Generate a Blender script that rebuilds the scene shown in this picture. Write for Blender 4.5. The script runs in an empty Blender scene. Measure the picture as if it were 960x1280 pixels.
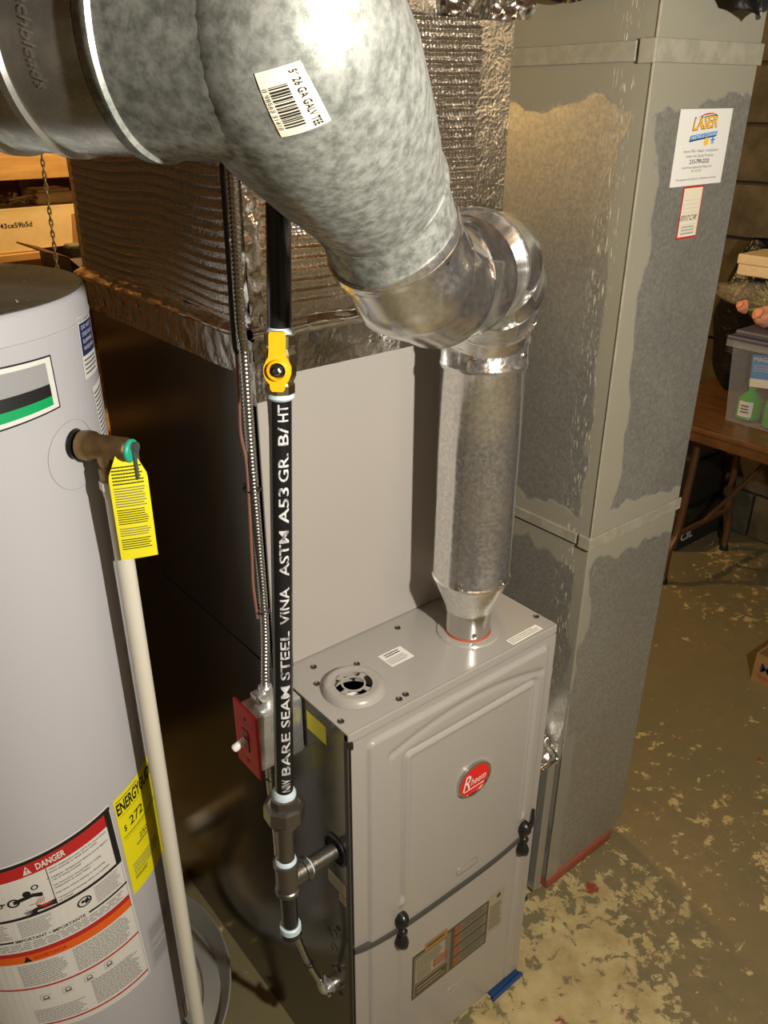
import bpy, bmesh, math, random
from mathutils import Vector, Matrix, noise
random.seed(4)
S = bpy.context.scene
C = S.collection
PI = math.pi

# ------------------------------------------------------------------ camera, light, exposure
CAM = Vector((-0.5361, -0.7330, 1.7042))
FW = Vector((0.547858, 0.702676, -0.453980))
RT = Vector((0.786434, -0.617635, -0.006925))
UP = Vector((0.285260, 0.353232, 0.890985))
cd = bpy.data.cameras.new('camera'); cam = bpy.data.objects.new('camera', cd); C.objects.link(cam)
cam.matrix_world = Matrix(((RT.x, UP.x, -FW.x, CAM.x), (RT.y, UP.y, -FW.y, CAM.y), (RT.z, UP.z, -FW.z, CAM.z), (0, 0, 0, 1)))
cd.sensor_fit = 'VERTICAL'; cd.sensor_height = 32.0; cd.sensor_width = 24.0
cd.lens = 1039.79 / 1280 * 32.0
cd.shift_x = (480 - 455.91) / 1280; cd.shift_y = (656.16 - 640) / 1280
cd.clip_start = 0.02
S.camera = cam

w = bpy.data.worlds.new('world'); S.world = w; w.use_nodes = True
w.node_tree.nodes['Background'].inputs[0].default_value = (1.0, 0.85, 0.6, 1)
w.node_tree.nodes['Background'].inputs[1].default_value = 0.006

def lamp(name, loc, power, col, r):
    d = bpy.data.lights.new(name, 'POINT'); d.energy = power; d.color = col; d.shadow_soft_size = r
    o = bpy.data.objects.new(name, d); C.objects.link(o); o.location = loc
    return o
lamp('work_lamp', (-0.02, -1.05, 1.76), 98, (1.0, 0.95, 0.86), 0.022)     # hand-held lamp at the photographer's right
lamp('bulb_behind_ducts', (1.25, 1.75, 1.98), 50, (1.0, 0.66, 0.26), 0.05)
lamp('bulb_over_shelves', (0.35, 1.78, 1.97), 16, (1.0, 0.66, 0.26), 0.05)
lamp('fill_far_side', (1.9, -1.3, 2.0), 7, (1.0, 0.80, 0.50), 0.05)  # added warm fill for the ambient level, no bulb known there

S.view_settings.view_transform = 'Standard'
S.view_settings.look = 'None'
S.view_settings.exposure = 0.0
S.view_settings.gamma = 1.0
S.view_settings.use_curve_mapping = False

# ------------------------------------------------------------------ materials
MATS = {}
def mat(name, col, metal=0.0, rough=0.5, col2=None, scale=20, detail=4, contrast=(0.4, 0.6), vor=False, bump=0.0, bscale=80, rough2=None,
        alpha=1.0, trans=0.0, emit=None, coat=0.0, stretch=None, spec=None, bdist=0.002, ior=None):
    if name in MATS: return MATS[name]
    m = bpy.data.materials.new(name); m.use_nodes = True; nt = m.node_tree; N = nt.nodes; L = nt.links
    b = N['Principled BSDF']
    c4 = lambda c: (c[0], c[1], c[2], 1)
    b.inputs['Base Color'].default_value = c4(col); b.inputs['Metallic'].default_value = metal; b.inputs['Roughness'].default_value = rough
    if coat: b.inputs['Coat Weight'].default_value = coat; b.inputs['Coat Roughness'].default_value = 0.08
    if alpha < 1: b.inputs['Alpha'].default_value = alpha
    if trans: b.inputs['Transmission Weight'].default_value = trans
    if ior: b.inputs['IOR'].default_value = ior
    if spec is not None: b.inputs['Specular IOR Level'].default_value = spec
    if emit: b.inputs['Emission Color'].default_value = c4(col); b.inputs['Emission Strength'].default_value = emit
    tc = None
    if col2 or rough2 is not None or bump:
        tc = N.new('ShaderNodeTexCoord'); src = tc.outputs['Object']
        if stretch:
            mp = N.new('ShaderNodeMapping'); mp.inputs['Scale'].default_value = stretch
            L.new(src, mp.inputs['Vector']); src = mp.outputs['Vector']
    if col2 or rough2 is not None:
        if vor:
            t = N.new('ShaderNodeTexVoronoi'); t.inputs['Scale'].default_value = scale
            sep = N.new('ShaderNodeSeparateColor'); L.new(t.outputs['Color'], sep.inputs[0]); val = sep.outputs[0]
            L.new(src, t.inputs['Vector'])
            n2 = N.new('ShaderNodeTexNoise'); n2.inputs['Scale'].default_value = scale * 0.7; n2.inputs['Detail'].default_value = 5
            L.new(src, n2.inputs['Vector'])
            mx = N.new('ShaderNodeMath'); mx.operation = 'ADD'; L.new(val, mx.inputs[0]); L.new(n2.outputs[0], mx.inputs[1])
            mh = N.new('ShaderNodeMath'); mh.operation = 'MULTIPLY'; mh.inputs[1].default_value = 0.5; L.new(mx.outputs[0], mh.inputs[0]); val = mh.outputs[0]
        else:
            t = N.new('ShaderNodeTexNoise'); t.inputs['Scale'].default_value = scale; t.inputs['Detail'].default_value = detail
            t.inputs['Roughness'].default_value = 0.65
            L.new(src, t.inputs['Vector']); val = t.outputs[0]
        r = N.new('ShaderNodeValToRGB'); r.color_ramp.elements[0].position = contrast[0]; r.color_ramp.elements[1].position = contrast[1]
        r.color_ramp.elements[0].color = c4(col); r.color_ramp.elements[1].color = c4(col2 or col)
        L.new(val, r.inputs[0])
        if col2: L.new(r.outputs[0], b.inputs['Base Color'])
        if rough2 is not None:
            mr = N.new('ShaderNodeMapRange'); mr.inputs[1].default_value = contrast[0]; mr.inputs[2].default_value = contrast[1]
            mr.inputs[3].default_value = rough; mr.inputs[4].default_value = rough2
            L.new(val, mr.inputs[0]); L.new(mr.outputs[0], b.inputs['Roughness'])
    if bump:
        n = N.new('ShaderNodeTexNoise'); n.inputs['Scale'].default_value = bscale; n.inputs['Detail'].default_value = 3
        L.new(src, n.inputs['Vector'])
        bp = N.new('ShaderNodeBump'); bp.inputs['Strength'].default_value = bump; bp.inputs['Distance'].default_value = bdist
        L.new(n.outputs[0], bp.inputs['Height']); L.new(bp.outputs[0], b.inputs['Normal'])
    MATS[name] = m
    return m

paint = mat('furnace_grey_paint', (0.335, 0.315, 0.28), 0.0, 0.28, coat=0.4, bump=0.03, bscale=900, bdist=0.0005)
sidepaint_shaded = mat('furnace_side_shaded', (0.20, 0.185, 0.155), 0.85, 0.16, bump=0.02, bscale=8, bdist=0.01)  # same grey paint as the doors, darkened and mirrored to read as unlit sides
casep = mat('coil_cabinet_paint', (0.37, 0.342, 0.305), 0.0, 0.3, coat=0.3, bump=0.03, bscale=700, bdist=0.0005)
tankp = mat('tank_grey_paint', (0.49, 0.485, 0.50), 0.0, 0.38, coat=0.1, bump=0.04, bscale=12, bdist=0.004)
tanktop = mat('tank_top_dusty', (0.03, 0.03, 0.026), 0.0, 0.8, (0.10, 0.095, 0.08), 14, contrast=(0.35, 0.7), bump=0.2, bscale=300)
galv = mat('galvanized_spangle', (0.15, 0.16, 0.14), 0.45, 0.55, (0.38, 0.39, 0.355), 105, detail=9, contrast=(0.37, 0.63), rough2=0.42, bump=0.05, bscale=60, bdist=0.002)
galv_dull = mat('galvanized_dull', (0.40, 0.40, 0.37), 0.85, 0.34, (0.58, 0.58, 0.54), 70, contrast=(0.35, 0.65), rough2=0.22, bump=0.05, bscale=25, bdist=0.004)
galv_new = mat('galvanized_new', (0.72, 0.72, 0.70), 0.93, 0.12, (0.92, 0.92, 0.90), 160, contrast=(0.38, 0.62), rough2=0.24, bump=0.16, bscale=60, bdist=0.0016)
galv_shiny = mat('galvanized_shiny', (0.80, 0.80, 0.78), 0.97, 0.17, (0.92, 0.92, 0.90), 130, contrast=(0.4, 0.6), rough2=0.24, bump=0.10, bscale=40, bdist=0.002)
galv_brush = mat('galvanized_smooth', (0.62, 0.61, 0.57), 1.0, 0.22, bump=0.05, bscale=14, bdist=0.004)
bootm = mat('boot_sheet', (0.42, 0.42, 0.36), 0.55, 0.36, bump=0.05, bscale=14, bdist=0.004)
foil = mat('foil_facing', (0.86, 0.81, 0.72), 1.0, 0.27, bump=0.5, bscale=190, bdist=0.003)
foil_tape = mat('foil_tape', (0.82, 0.80, 0.76), 1.0, 0.20, bump=0.55, bscale=45, bdist=0.005)
blackpipe = mat('black_steel_pipe', (0.022, 0.022, 0.024), 0.5, 0.25, coat=0.4, bump=0.1, bscale=90)
fitting = mat('black_iron_fitting', (0.20, 0.19, 0.17), 0.9, 0.34, bump=0.2, bscale=120)
sealant = mat('pipe_dope', (0.55, 0.68, 0.74), 0.0, 0.4, bump=0.3, bscale=200)
whiteprint = mat('white_print', (0.10, 0.10, 0.10), 0.0, 0.5, (0.60, 0.60, 0.60), 120, contrast=(0.36, 0.52))
conduit_m = mat('armoured_conduit', (0.60, 0.60, 0.58), 1.0, 0.24)
boxm = mat('zinc_box', (0.60, 0.61, 0.60), 0.85, 0.34, (0.72, 0.73, 0.71), 60, contrast=(0.4, 0.6))
red = mat('red_cover', (0.66, 0.015, 0.014), 0.0, 0.5)
redd = mat('red_cover_dark', (0.25, 0.01, 0.01), 0.0, 0.4)
white = mat('white_plastic', (0.8, 0.79, 0.74), 0.0, 0.35)
pvc = mat('pvc_cream', (0.72, 0.69, 0.57), 0.0, 0.32, bump=0.05, bscale=30)
brass = mat('aged_brass', (0.20, 0.125, 0.055), 0.85, 0.42, (0.34, 0.22, 0.10), 40, contrast=(0.35, 0.65), bump=0.15, bscale=150)
brass_bright = mat('nickel_brass', (0.74, 0.66, 0.46), 1.0, 0.22, bump=0.1, bscale=150)
yellow = mat('yellow_coated', (0.86, 0.46, 0.01), 0.0, 0.35, coat=0.2)
tagy = mat('yellow_tag', (0.88, 0.80, 0.02), 0.0, 0.5)
energy_y = mat('yellow_label', (0.86, 0.78, 0.01), 0.0, 0.45)
paper = mat('label_white', (0.74, 0.73, 0.67), 0.0, 0.5)
paper2 = mat('label_cream', (0.72, 0.66, 0.50), 0.0, 0.55)
ink = mat('ink_black', (0.012, 0.012, 0.012), 0.0, 0.5)
inkg = mat('ink_grey', (0.16, 0.16, 0.15), 0.0, 0.5)
inkl = mat('ink_light_grey', (0.33, 0.33, 0.33), 0.0, 0.5)
inkr = mat('ink_red', (0.50, 0.02, 0.02), 0.0, 0.5)
inko = mat('ink_orange', (0.80, 0.13, 0.01), 0.0, 0.5)
inky = mat('ink_yellow', (0.95, 0.50, 0.02), 0.0, 0.5)
inkb = mat('ink_blue', (0.02, 0.22, 0.62), 0.0, 0.5)
inknavy = mat('ink_navy', (0.015, 0.03, 0.12), 0.0, 0.5)
inkgreen = mat('ink_green', (0.0, 0.36, 0.11), 0.0, 0.5)
green = mat('green_seal', (0.02, 0.40, 0.26), 0.0, 0.4)
blackp = mat('black_plastic', (0.012, 0.012, 0.012), 0.0, 0.35, coat=0.2)
blackr = mat('black_void', (0.004, 0.004, 0.004), 0.0, 0.8)
gasket = mat('grey_gasket', (0.06, 0.058, 0.052), 0.0, 0.45)
chrome = mat('chrome', (0.8, 0.8, 0.8), 1.0, 0.1)
leverm = mat('steel_lever', (0.16, 0.17, 0.15), 0.6, 0.4)
wire = mat('brown_wire', (0.22, 0.10, 0.07), 0.0, 0.45)
wired = mat('dark_wire', (0.015, 0.012, 0.012), 0.0, 0.45)
screwm = mat('dark_screw', (0.09, 0.08, 0.07), 0.8, 0.4)
bluem = mat('blue_plastic', (0.02, 0.06, 0.17), 0.0, 0.4)
brickred = mat('red_painted_wood', (0.33, 0.07, 0.035), 0.0, 0.7, (0.26, 0.09, 0.05), 18)
pan = mat('drain_pan_metal', (0.42, 0.41, 0.36), 0.5, 0.5, bump=0.1, bscale=20)
wood = mat('yellow_pine', (0.42, 0.25, 0.09), 0.0, 0.6, (0.54, 0.34, 0.14), 5, stretch=(1, 12, 12), bump=0.1)
joistw = mat('old_joist_wood', (0.20, 0.11, 0.045), 0.0, 0.7, (0.30, 0.17, 0.075), 5, stretch=(1, 10, 10), bump=0.1)
tablew = mat('brown_table_laminate', (0.10, 0.045, 0.015), 0.0, 0.35, (0.17, 0.08, 0.03), 6, stretch=(8, 1, 1), coat=0.2)
legm = mat('brown_table_leg', (0.15, 0.075, 0.035), 0.4, 0.4)
cardw = mat('white_carton', (0.80, 0.66, 0.42), 0.0, 0.6, (0.74, 0.60, 0.37), 20)
card = mat('brown_cardboard', (0.30, 0.17, 0.06), 0.0, 0.75, (0.36, 0.21, 0.08), 25)
cardin = mat('cardboard_inside', (0.36, 0.17, 0.07), 0.0, 0.8)
darkred = mat('dark_red_carton', (0.05, 0.006, 0.005), 0.0, 0.5)
darkgrey = mat('dark_grey_tube', (0.045, 0.045, 0.035), 0.0, 0.7)
olive = mat('olive_fabric', (0.14, 0.13, 0.07), 0.0, 0.8)
pink = mat('pink_petals', (0.72, 0.26, 0.14), 0.0, 0.6, (0.80, 0.40, 0.26), 30)
leafm = mat('pale_green_leaves', (0.25, 0.26, 0.09), 0.0, 0.6)
greenglass = mat('green_bottle_plastic', (0.03, 0.34, 0.02), 0.0, 0.12, coat=0.5, spec=0.8)
binm = mat('clear_bin_plastic', (0.75, 0.76, 0.78), 0.0, 0.2, alpha=0.16)
lidm = mat('blue_grey_lid', (0.10, 0.10, 0.15), 0.0, 0.4)
wrap = mat('clear_film', (0.8, 0.7, 0.5), 0.0, 0.12, alpha=0.13, bump=1.0, bscale=22, bdist=0.02)
blackbag = mat('black_plastic_film', (0.008, 0.008, 0.008), 0.0, 0.38, bump=0.9, bscale=18, bdist=0.03)
blockm = mat('cinder_block', (0.055, 0.045, 0.026), 0.0, 0.9, (0.11, 0.09, 0.055), 9, contrast=(0.35, 0.65), bump=0.6, bscale=60)
mortar = mat('mortar', (0.045, 0.037, 0.024), 0.0, 0.95, bump=0.4, bscale=60)
wallm = mat('plain_block_wall', (0.24, 0.21, 0.15), 0.0, 0.9, (0.32, 0.28, 0.21), 6, bump=0.4, bscale=50)
duststuff = mat('dust_flakes', (0.5, 0.45, 0.33), 0.0, 0.9)

def floor_material():
    m = bpy.data.materials.new('painted_concrete_floor'); m.use_nodes = True; nt = m.node_tree; N = nt.nodes; L = nt.links
    b = N['Principled BSDF']; tc = N.new('ShaderNodeTexCoord')
    def noise_(sc, det=5, rough=0.6, off=(0, 0, 0), dist=0.0):
        mp = N.new('ShaderNodeMapping'); mp.inputs['Location'].default_value = off; L.new(tc.outputs['Object'], mp.inputs[0])
        n = N.new('ShaderNodeTexNoise'); n.inputs['Scale'].default_value = sc; n.inputs['Detail'].default_value = det; n.inputs['Roughness'].default_value = rough
        n.inputs['Distortion'].default_value = dist
        L.new(mp.outputs[0], n.inputs['Vector']); return n.outputs[0]
    def ramp(v, a, c):
        r = N.new('ShaderNodeMapRange'); r.inputs[1].default_value = a; r.inputs[2].default_value = c; L.new(v, r.inputs[0]); return r.outputs[0]
    def mix(f, a, c):
        x = N.new('ShaderNodeMix'); x.data_type = 'RGBA'; L.new(f, x.inputs[0])
        for i, q in ((6, a), (7, c)):
            if isinstance(q, tuple): x.inputs[i].default_value = (*q, 1)
            else: L.new(q, x.inputs[i])
        return x.outputs[2]
    base = mix(ramp(noise_(1.7, 4), 0.38, 0.62), (0.155, 0.145, 0.075), (0.235, 0.18, 0.085))        # green paint turning tan
    base = mix(ramp(noise_(26, 4), 0.3, 0.75), base, (0.19, 0.155, 0.08))
    worn = mix(ramp(noise_(14, 5), 0.35, 0.65), (0.38, 0.29, 0.12), (0.52, 0.42, 0.20))
    big = N.new('ShaderNodeMath'); big.operation = 'MULTIPLY_ADD'; L.new(noise_(1.5, 2, off=(3.1, .7, 0)), big.inputs[0]); big.inputs[1].default_value = 0.55; big.inputs[2].default_value = 0.0
    ad = N.new('ShaderNodeMath'); ad.operation = 'ADD'; L.new(noise_(24, 9, 0.70, (1.3, 5.2, 0), 0.3), ad.inputs[0]); L.new(big.outputs[0], ad.inputs[1])
    # worn much more close to the furnace, x 0.2..0.75, y below 0.1 (dirt and traffic wear)
    sp = N.new('ShaderNodeSeparateXYZ'); L.new(tc.outputs['Object'], sp.inputs[0])
    near = N.new('ShaderNodeVectorMath'); near.operation = 'DISTANCE'; L.new(tc.outputs['Object'], near.inputs[0]); near.inputs[1].default_value = (0.50, -0.02, 0)
    nr = N.new('ShaderNodeMapRange'); nr.inputs[1].default_value = 0.55; nr.inputs[2].default_value = 0.12; nr.inputs[3].default_value = 0.0; nr.inputs[4].default_value = 0.14; L.new(near.outputs['Value'], nr.inputs[0])
    ad2 = N.new('ShaderNodeMath'); ad2.operation = 'ADD'; L.new(ad.outputs[0], ad2.inputs[0]); L.new(nr.outputs[0], ad2.inputs[1])
    col = mix(ramp(ad2.outputs[0], 0.865, 0.90), base, worn)
    # narrow red paint stains
    r1 = N.new('ShaderNodeMath'); r1.operation = 'SUBTRACT'; L.new(noise_(2.6, 2, off=(7.7, 2.2, 0)), r1.inputs[0]); r1.inputs[1].default_value = 0.5
    rs = N.new('ShaderNodeMath'); rs.operation = 'ADD'; L.new(noise_(11, 5, off=(2, 9, 0)), rs.inputs[0]); L.new(r1.outputs[0], rs.inputs[1])
    col = mix(ramp(rs.outputs[0], 0.765, 0.785), col, (0.28, 0.05, 0.025))
    L.new(col, b.inputs['Base Color'])
    rr = ramp(ad2.outputs[0], 0.84, 0.88)
    mr = N.new('ShaderNodeMapRange'); mr.inputs[3].default_value = 0.38; mr.inputs[4].default_value = 0.75; L.new(rr, mr.inputs[0]); L.new(mr.outputs[0], b.inputs['Roughness'])
    bp = N.new('ShaderNodeBump'); bp.inputs['Strength'].default_value = 0.35; bp.inputs['Distance'].default_value = 0.004
    L.new(ad2.outputs[0], bp.inputs['Height']); L.new(bp.outputs[0], b.inputs['Normal'])
    return m
floorm = floor_material()

def duct_material(name, zseam, halfw, edge_band, zfull=99, tint=(0.33, 0.33, 0.29)):
    # galvanised sheet with grey-tan duct sealant brushed round the seams and down the corner
    m = bpy.data.materials.new(name); m.use_nodes = True; nt = m.node_tree; N = nt.nodes; L = nt.links
    b = N['Principled BSDF']; tc = N.new('ShaderNodeTexCoord'); sp = N.new('ShaderNodeSeparateXYZ'); L.new(tc.outputs['Object'], sp.inputs[0])
    def M(op, a, c=None, d=None):
        n = N.new('ShaderNodeMath'); n.operation = op
        for i, q in enumerate((a, c, d)):
            if q is None: continue
            if isinstance(q, (int, float)): n.inputs[i].default_value = q
            else: L.new(q, n.inputs[i])
        return n.outputs[0]
    def nz(sc, det, st=(1, 1, 1)):
        mp = N.new('ShaderNodeMapping'); mp.inputs['Scale'].default_value = st; L.new(tc.outputs['Object'], mp.inputs[0])
        n = N.new('ShaderNodeTexNoise'); n.inputs['Scale'].default_value = sc; n.inputs['Detail'].default_value = det; L.new(mp.outputs[0], n.inputs[0]); return n.outputs[0]
    wob = M('MULTIPLY', M('SUBTRACT', nz(9, 5, (1, 1, .5)), 0.5), 0.16)
    dz = M('ABSOLUTE', M('SUBTRACT', sp.outputs[2], zseam))
    s1 = M('SUBTRACT', halfw, M('ADD', dz, wob))                       # >0 inside the seam band
    dx = M('SUBTRACT', sp.outputs[0], 0.66); dy = M('SUBTRACT', sp.outputs[1], 0.103)
    dd = M('ADD', M('ABSOLUTE', dx), M('ABSOLUTE', dy))
    s2 = M('SUBTRACT', edge_band, M('ADD', dd, wob))
    s3 = M('ADD', M('SUBTRACT', sp.outputs[2], zfull), M('MULTIPLY', wob, 0.7))
    mx = M('MAXIMUM', M('MAXIMUM', s1, s2), s3)
    mr = N.new('ShaderNodeMapRange'); mr.inputs[1].default_value = -0.002; mr.inputs[2].default_value = 0.004; L.new(mx, mr.inputs[0])
    # white crusty drips
    st = M('MULTIPLY', nz(330, 4, (1, 1, .14)), 1.0)
    dr = M('MULTIPLY', N_range(N, L, st, 0.61, 0.65), M('MULTIPLY', N_range(N, L, dy, 0.085, 0.055), N_range(N, L, dy, 0.02, 0.035)))
    sg = nz(160, 3); sg2 = nz(5, 4)
    r = N.new('ShaderNodeValToRGB'); r.color_ramp.elements[0].position = .30; r.color_ramp.elements[1].position = .72
    r.color_ramp.elements[0].color = (0.36, 0.36, 0.32, 1); r.color_ramp.elements[1].color = (0.52, 0.52, 0.46, 1); L.new(sg, r.inputs[0])
    x = N.new('ShaderNodeMix'); x.data_type = 'RGBA'; L.new(mr.outputs[0], x.inputs[0]); L.new(r.outputs[0], x.inputs[6]); x.inputs[7].default_value = (0.27, 0.255, 0.19, 1)
    x2 = N.new('ShaderNodeMix'); x2.data_type = 'RGBA'; L.new(dr, x2.inputs[0]); L.new(x.outputs[2], x2.inputs[6]); x2.inputs[7].default_value = (0.62, 0.60, 0.46, 1)
    L.new(x2.outputs[2], b.inputs['Base Color'])
    mm = M('MULTIPLY', M('SUBTRACT', 1.0, mr.outputs[0]), 0.68); mm = M('MULTIPLY', mm, M('SUBTRACT', 1.0, dr)); L.new(mm, b.inputs['Metallic'])
    rg = N_range(N, L, sg2, 0.35, 0.7); rg = M('MULTIPLY_ADD', rg, 0.16, 0.30); rg = M('MULTIPLY_ADD', mr.outputs[0], 0.2, rg); L.new(rg, b.inputs['Roughness'])
    bp = N.new('ShaderNodeBump'); bp.inputs['Strength'].default_value = 0.5; bp.inputs['Distance'].default_value = 0.002
    hh = M('ADD', M('MULTIPLY', mr.outputs[0], 0.6), M('MULTIPLY', nz(70, 4), 0.35)); hh = M('ADD', hh, M('MULTIPLY', dr, 0.6))
    L.new(hh, bp.inputs['Height']); L.new(bp.outputs[0], b.inputs['Normal'])
    return m
def N_range(N, L, v, a, c):
    r = N.new('ShaderNodeMapRange'); r.inputs[1].default_value = a; r.inputs[2].default_value = c; L.new(v, r.inputs[0]); return r.outputs[0]
duct_up = duct_material('duct_upper_sheet', 0.94, 0.06, 0.045, zfull=1.700)
duct_low = duct_material('duct_lower_sheet', 0.94, 0.055, 0.012)

# ------------------------------------------------------------------ mesh helpers
class MB:
    def __init__(s): s.v = []; s.f = []; s.mi = []; s.mats = []
    def m(s, mt):
        if mt not in s.mats: s.mats.append(mt)
        return s.mats.index(mt)
    def add(s, vs, fs, mt):
        o = len(s.v); i = s.m(mt); s.v += [Vector(a) for a in vs]
        for f in fs: s.f.append([o + k for k in f]); s.mi.append(i)
    def build(s, name, parent=None, smooth=True, ang=35, offset=None):
        me = bpy.data.meshes.new(name)
        off = offset if offset is not None else (parent_world(parent) if parent else Vector((0, 0, 0)))
        me.from_pydata([tuple(a - off) for a in s.v], [], s.f)
        for mt in s.mats: me.materials.append(mt)
        me.polygons.foreach_set('material_index', s.mi)
        me.update()
        bm = bmesh.new(); bm.from_mesh(me); bmesh.ops.recalc_face_normals(bm, faces=bm.faces); bm.to_mesh(me); bm.free()
        if smooth:
            me.polygons.foreach_set('use_smooth', [True] * len(me.polygons))
            me.set_sharp_from_angle(angle=math.radians(ang))
        o = bpy.data.objects.new(name, me); C.objects.link(o)
        if parent: o.parent = parent
        return o
def parent_world(p):
    v = Vector((0, 0, 0))
    while p: v += p.location; p = p.parent
    return v
def frame(d, up=None):
    d = Vector(d).normalized(); u = Vector(up) if up else (Vector((0, 0, 1)) if abs(d.z) < 0.9 else Vector((1, 0, 0)))
    a = u.cross(d).normalized(); return a, d.cross(a).normalized(), d
def box(b, lo, hi, mt, bev=0.0, M=None):
    lo = Vector(lo); hi = Vector(hi)
    if bev <= 0:
        vs = [(x, y, z) for x in (lo.x, hi.x) for y in (lo.y, hi.y) for z in (lo.z, hi.z)]
        fs = [(0, 1, 3, 2), (4, 6, 7, 5), (0, 4, 5, 1), (2, 3, 7, 6), (0, 2, 6, 4), (1, 5, 7, 3)]
    else:
        bm = bmesh.new(); bmesh.ops.create_cube(bm, size=1)
        for v in bm.verts: v.co = Vector((lo.x + (v.co.x + .5) * (hi.x - lo.x), lo.y + (v.co.y + .5) * (hi.y - lo.y), lo.z + (v.co.z + .5) * (hi.z - lo.z)))
        bmesh.ops.bevel(bm, geom=list(bm.edges), offset=bev, segments=2, profile=0.5, affect='EDGES')
        bm.verts.index_update(); vs = [v.co.copy() for v in bm.verts]; fs = [[v.index for v in f.verts] for f in bm.faces]; bm.free()
    if M: vs = [M @ Vector(v) for v in vs]
    b.add(vs, fs, mt)
def tube(b, pts, rad, mt, n=24, cap=True, up=None):
    pts = [Vector(p) for p in pts]; k = len(pts)
    if isinstance(rad, (int, float)): rad = [rad] * k
    tang = [(pts[min(i + 1, k - 1)] - pts[max(i - 1, 0)]) for i in range(k)]
    for i in range(k):
        if tang[i].length < 1e-9: tang[i] = tang[i - 1].copy() if i else Vector((0, 0, 1))
        tang[i].normalize()
    a, _, _ = frame(tang[0], up); vs = []
    for i in range(k):
        a = (a - tang[i] * a.dot(tang[i])).normalized(); c = tang[i].cross(a)
        for j in range(n):
            t = 2 * PI * j / n; vs.append(pts[i] + (a * math.cos(t) + c * math.sin(t)) * rad[i])
    fs = [(i * n + j, i * n + (j + 1) % n, (i + 1) * n + (j + 1) % n, (i + 1) * n + j) for i in range(k - 1) for j in range(n)]
    if cap: fs += [list(range(n)), list(range((k - 1) * n, k * n))]
    b.add(vs, fs, mt)
def lathe(b, org, axis, prof, mt, n=32, closed_ends=True, a0=0):
    # prof: list of (distance along the axis, radius)
    A, B, D = frame(axis); org = Vector(org); vs = []
    for (h, r) in prof:
        for j in range(n):
            t = a0 + 2 * PI * j / n; vs.append(org + D * h + (A * math.cos(t) + B * math.sin(t)) * r)
    k = len(prof)
    fs = [(i * n + j, i * n + (j + 1) % n, (i + 1) * n + (j + 1) % n, (i + 1) * n + j) for i in range(k - 1) for j in range(n)]
    if closed_ends: fs += [list(range(n)), list(range((k - 1) * n, k * n))]
    b.add(vs, fs, mt)
def grid(b, fn, nu, nv, mt):
    vs = [fn(i / nu, j / nv) for j in range(nv + 1) for i in range(nu + 1)]
    fs = [(j * (nu + 1) + i, j * (nu + 1) + i + 1, (j + 1) * (nu + 1) + i + 1, (j + 1) * (nu + 1) + i) for j in range(nv) for i in range(nu)]
    b.add(vs, fs, mt)
def spline(pts, sub=8):
    P = [Vector(p) for p in pts]; out = []
    for i in range(len(P) - 1):
        p0 = P[max(i - 1, 0)]; p1 = P[i]; p2 = P[i + 1]; p3 = P[min(i + 2, len(P) - 1)]
        for k in range(sub):
            t = k / sub
            out.append(0.5 * ((2 * p1) + (p2 - p0) * t + (2 * p0 - 5 * p1 + 4 * p2 - p3) * t * t + (3 * p1 - p0 - 3 * p2 + p3) * t ** 3))
    out.append(P[-1]); return out
def thing(name, label, cat, loc=(0, 0, 0), group=None):
    o = bpy.data.objects.new(name, None); C.objects.link(o); o.location = loc; o.empty_display_size = 0.05
    o['label'] = label; o['category'] = cat
    if group: o['group'] = group
    return o
def tag(o, label, cat, group=None):
    o['label'] = label; o['category'] = cat
    if group: o['group'] = group
    return o
def struct(b, name, parent=None, **k):
    o = b.build(name, parent, **k)
    if not parent: o['kind'] = 'structure'
    return o

# ---- flat print on a surface: elements live in label space (u right, v up), fn maps to 3D
TXT = {}
def text_geo(s, bold=0.0):
    key = (s, bold)
    if key not in TXT:
        cu = bpy.data.curves.new('t', 'FONT'); cu.body = s; cu.size = 1; cu.offset = bold; cu.resolution_u = 3
        ob = bpy.data.objects.new('t', cu); C.objects.link(ob)
        bpy.context.view_layer.update()
        me = bpy.data.meshes.new_from_object(ob.evaluated_get(bpy.context.evaluated_depsgraph_get()))
        bm = bmesh.new(); bm.from_mesh(me); bmesh.ops.triangulate(bm, faces=bm.faces)
        for _ in range(3):
            le = [e for e in bm.edges if e.calc_length() > 0.22]
            if not le or len(s) > 12: break
            bmesh.ops.subdivide_edges(bm, edges=le, cuts=1); bmesh.ops.triangulate(bm, faces=bm.faces)
        bm.verts.index_update(); vs = [(v.co.x, v.co.y) for v in bm.verts]; fs = [[v.index for v in f.verts] for f in bm.faces]; bm.free()
        bpy.data.objects.remove(ob); bpy.data.curves.remove(cu); bpy.data.meshes.remove(me)
        xs = [v[0] for v in vs] or [0]; ys = [v[1] for v in vs] or [0]
        x0, x1 = min(xs), max(xs)
        TXT[key] = ([(x - x0, y) for x, y in vs], fs, x1 - x0, 0.69)
    return TXT[key]
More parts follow.
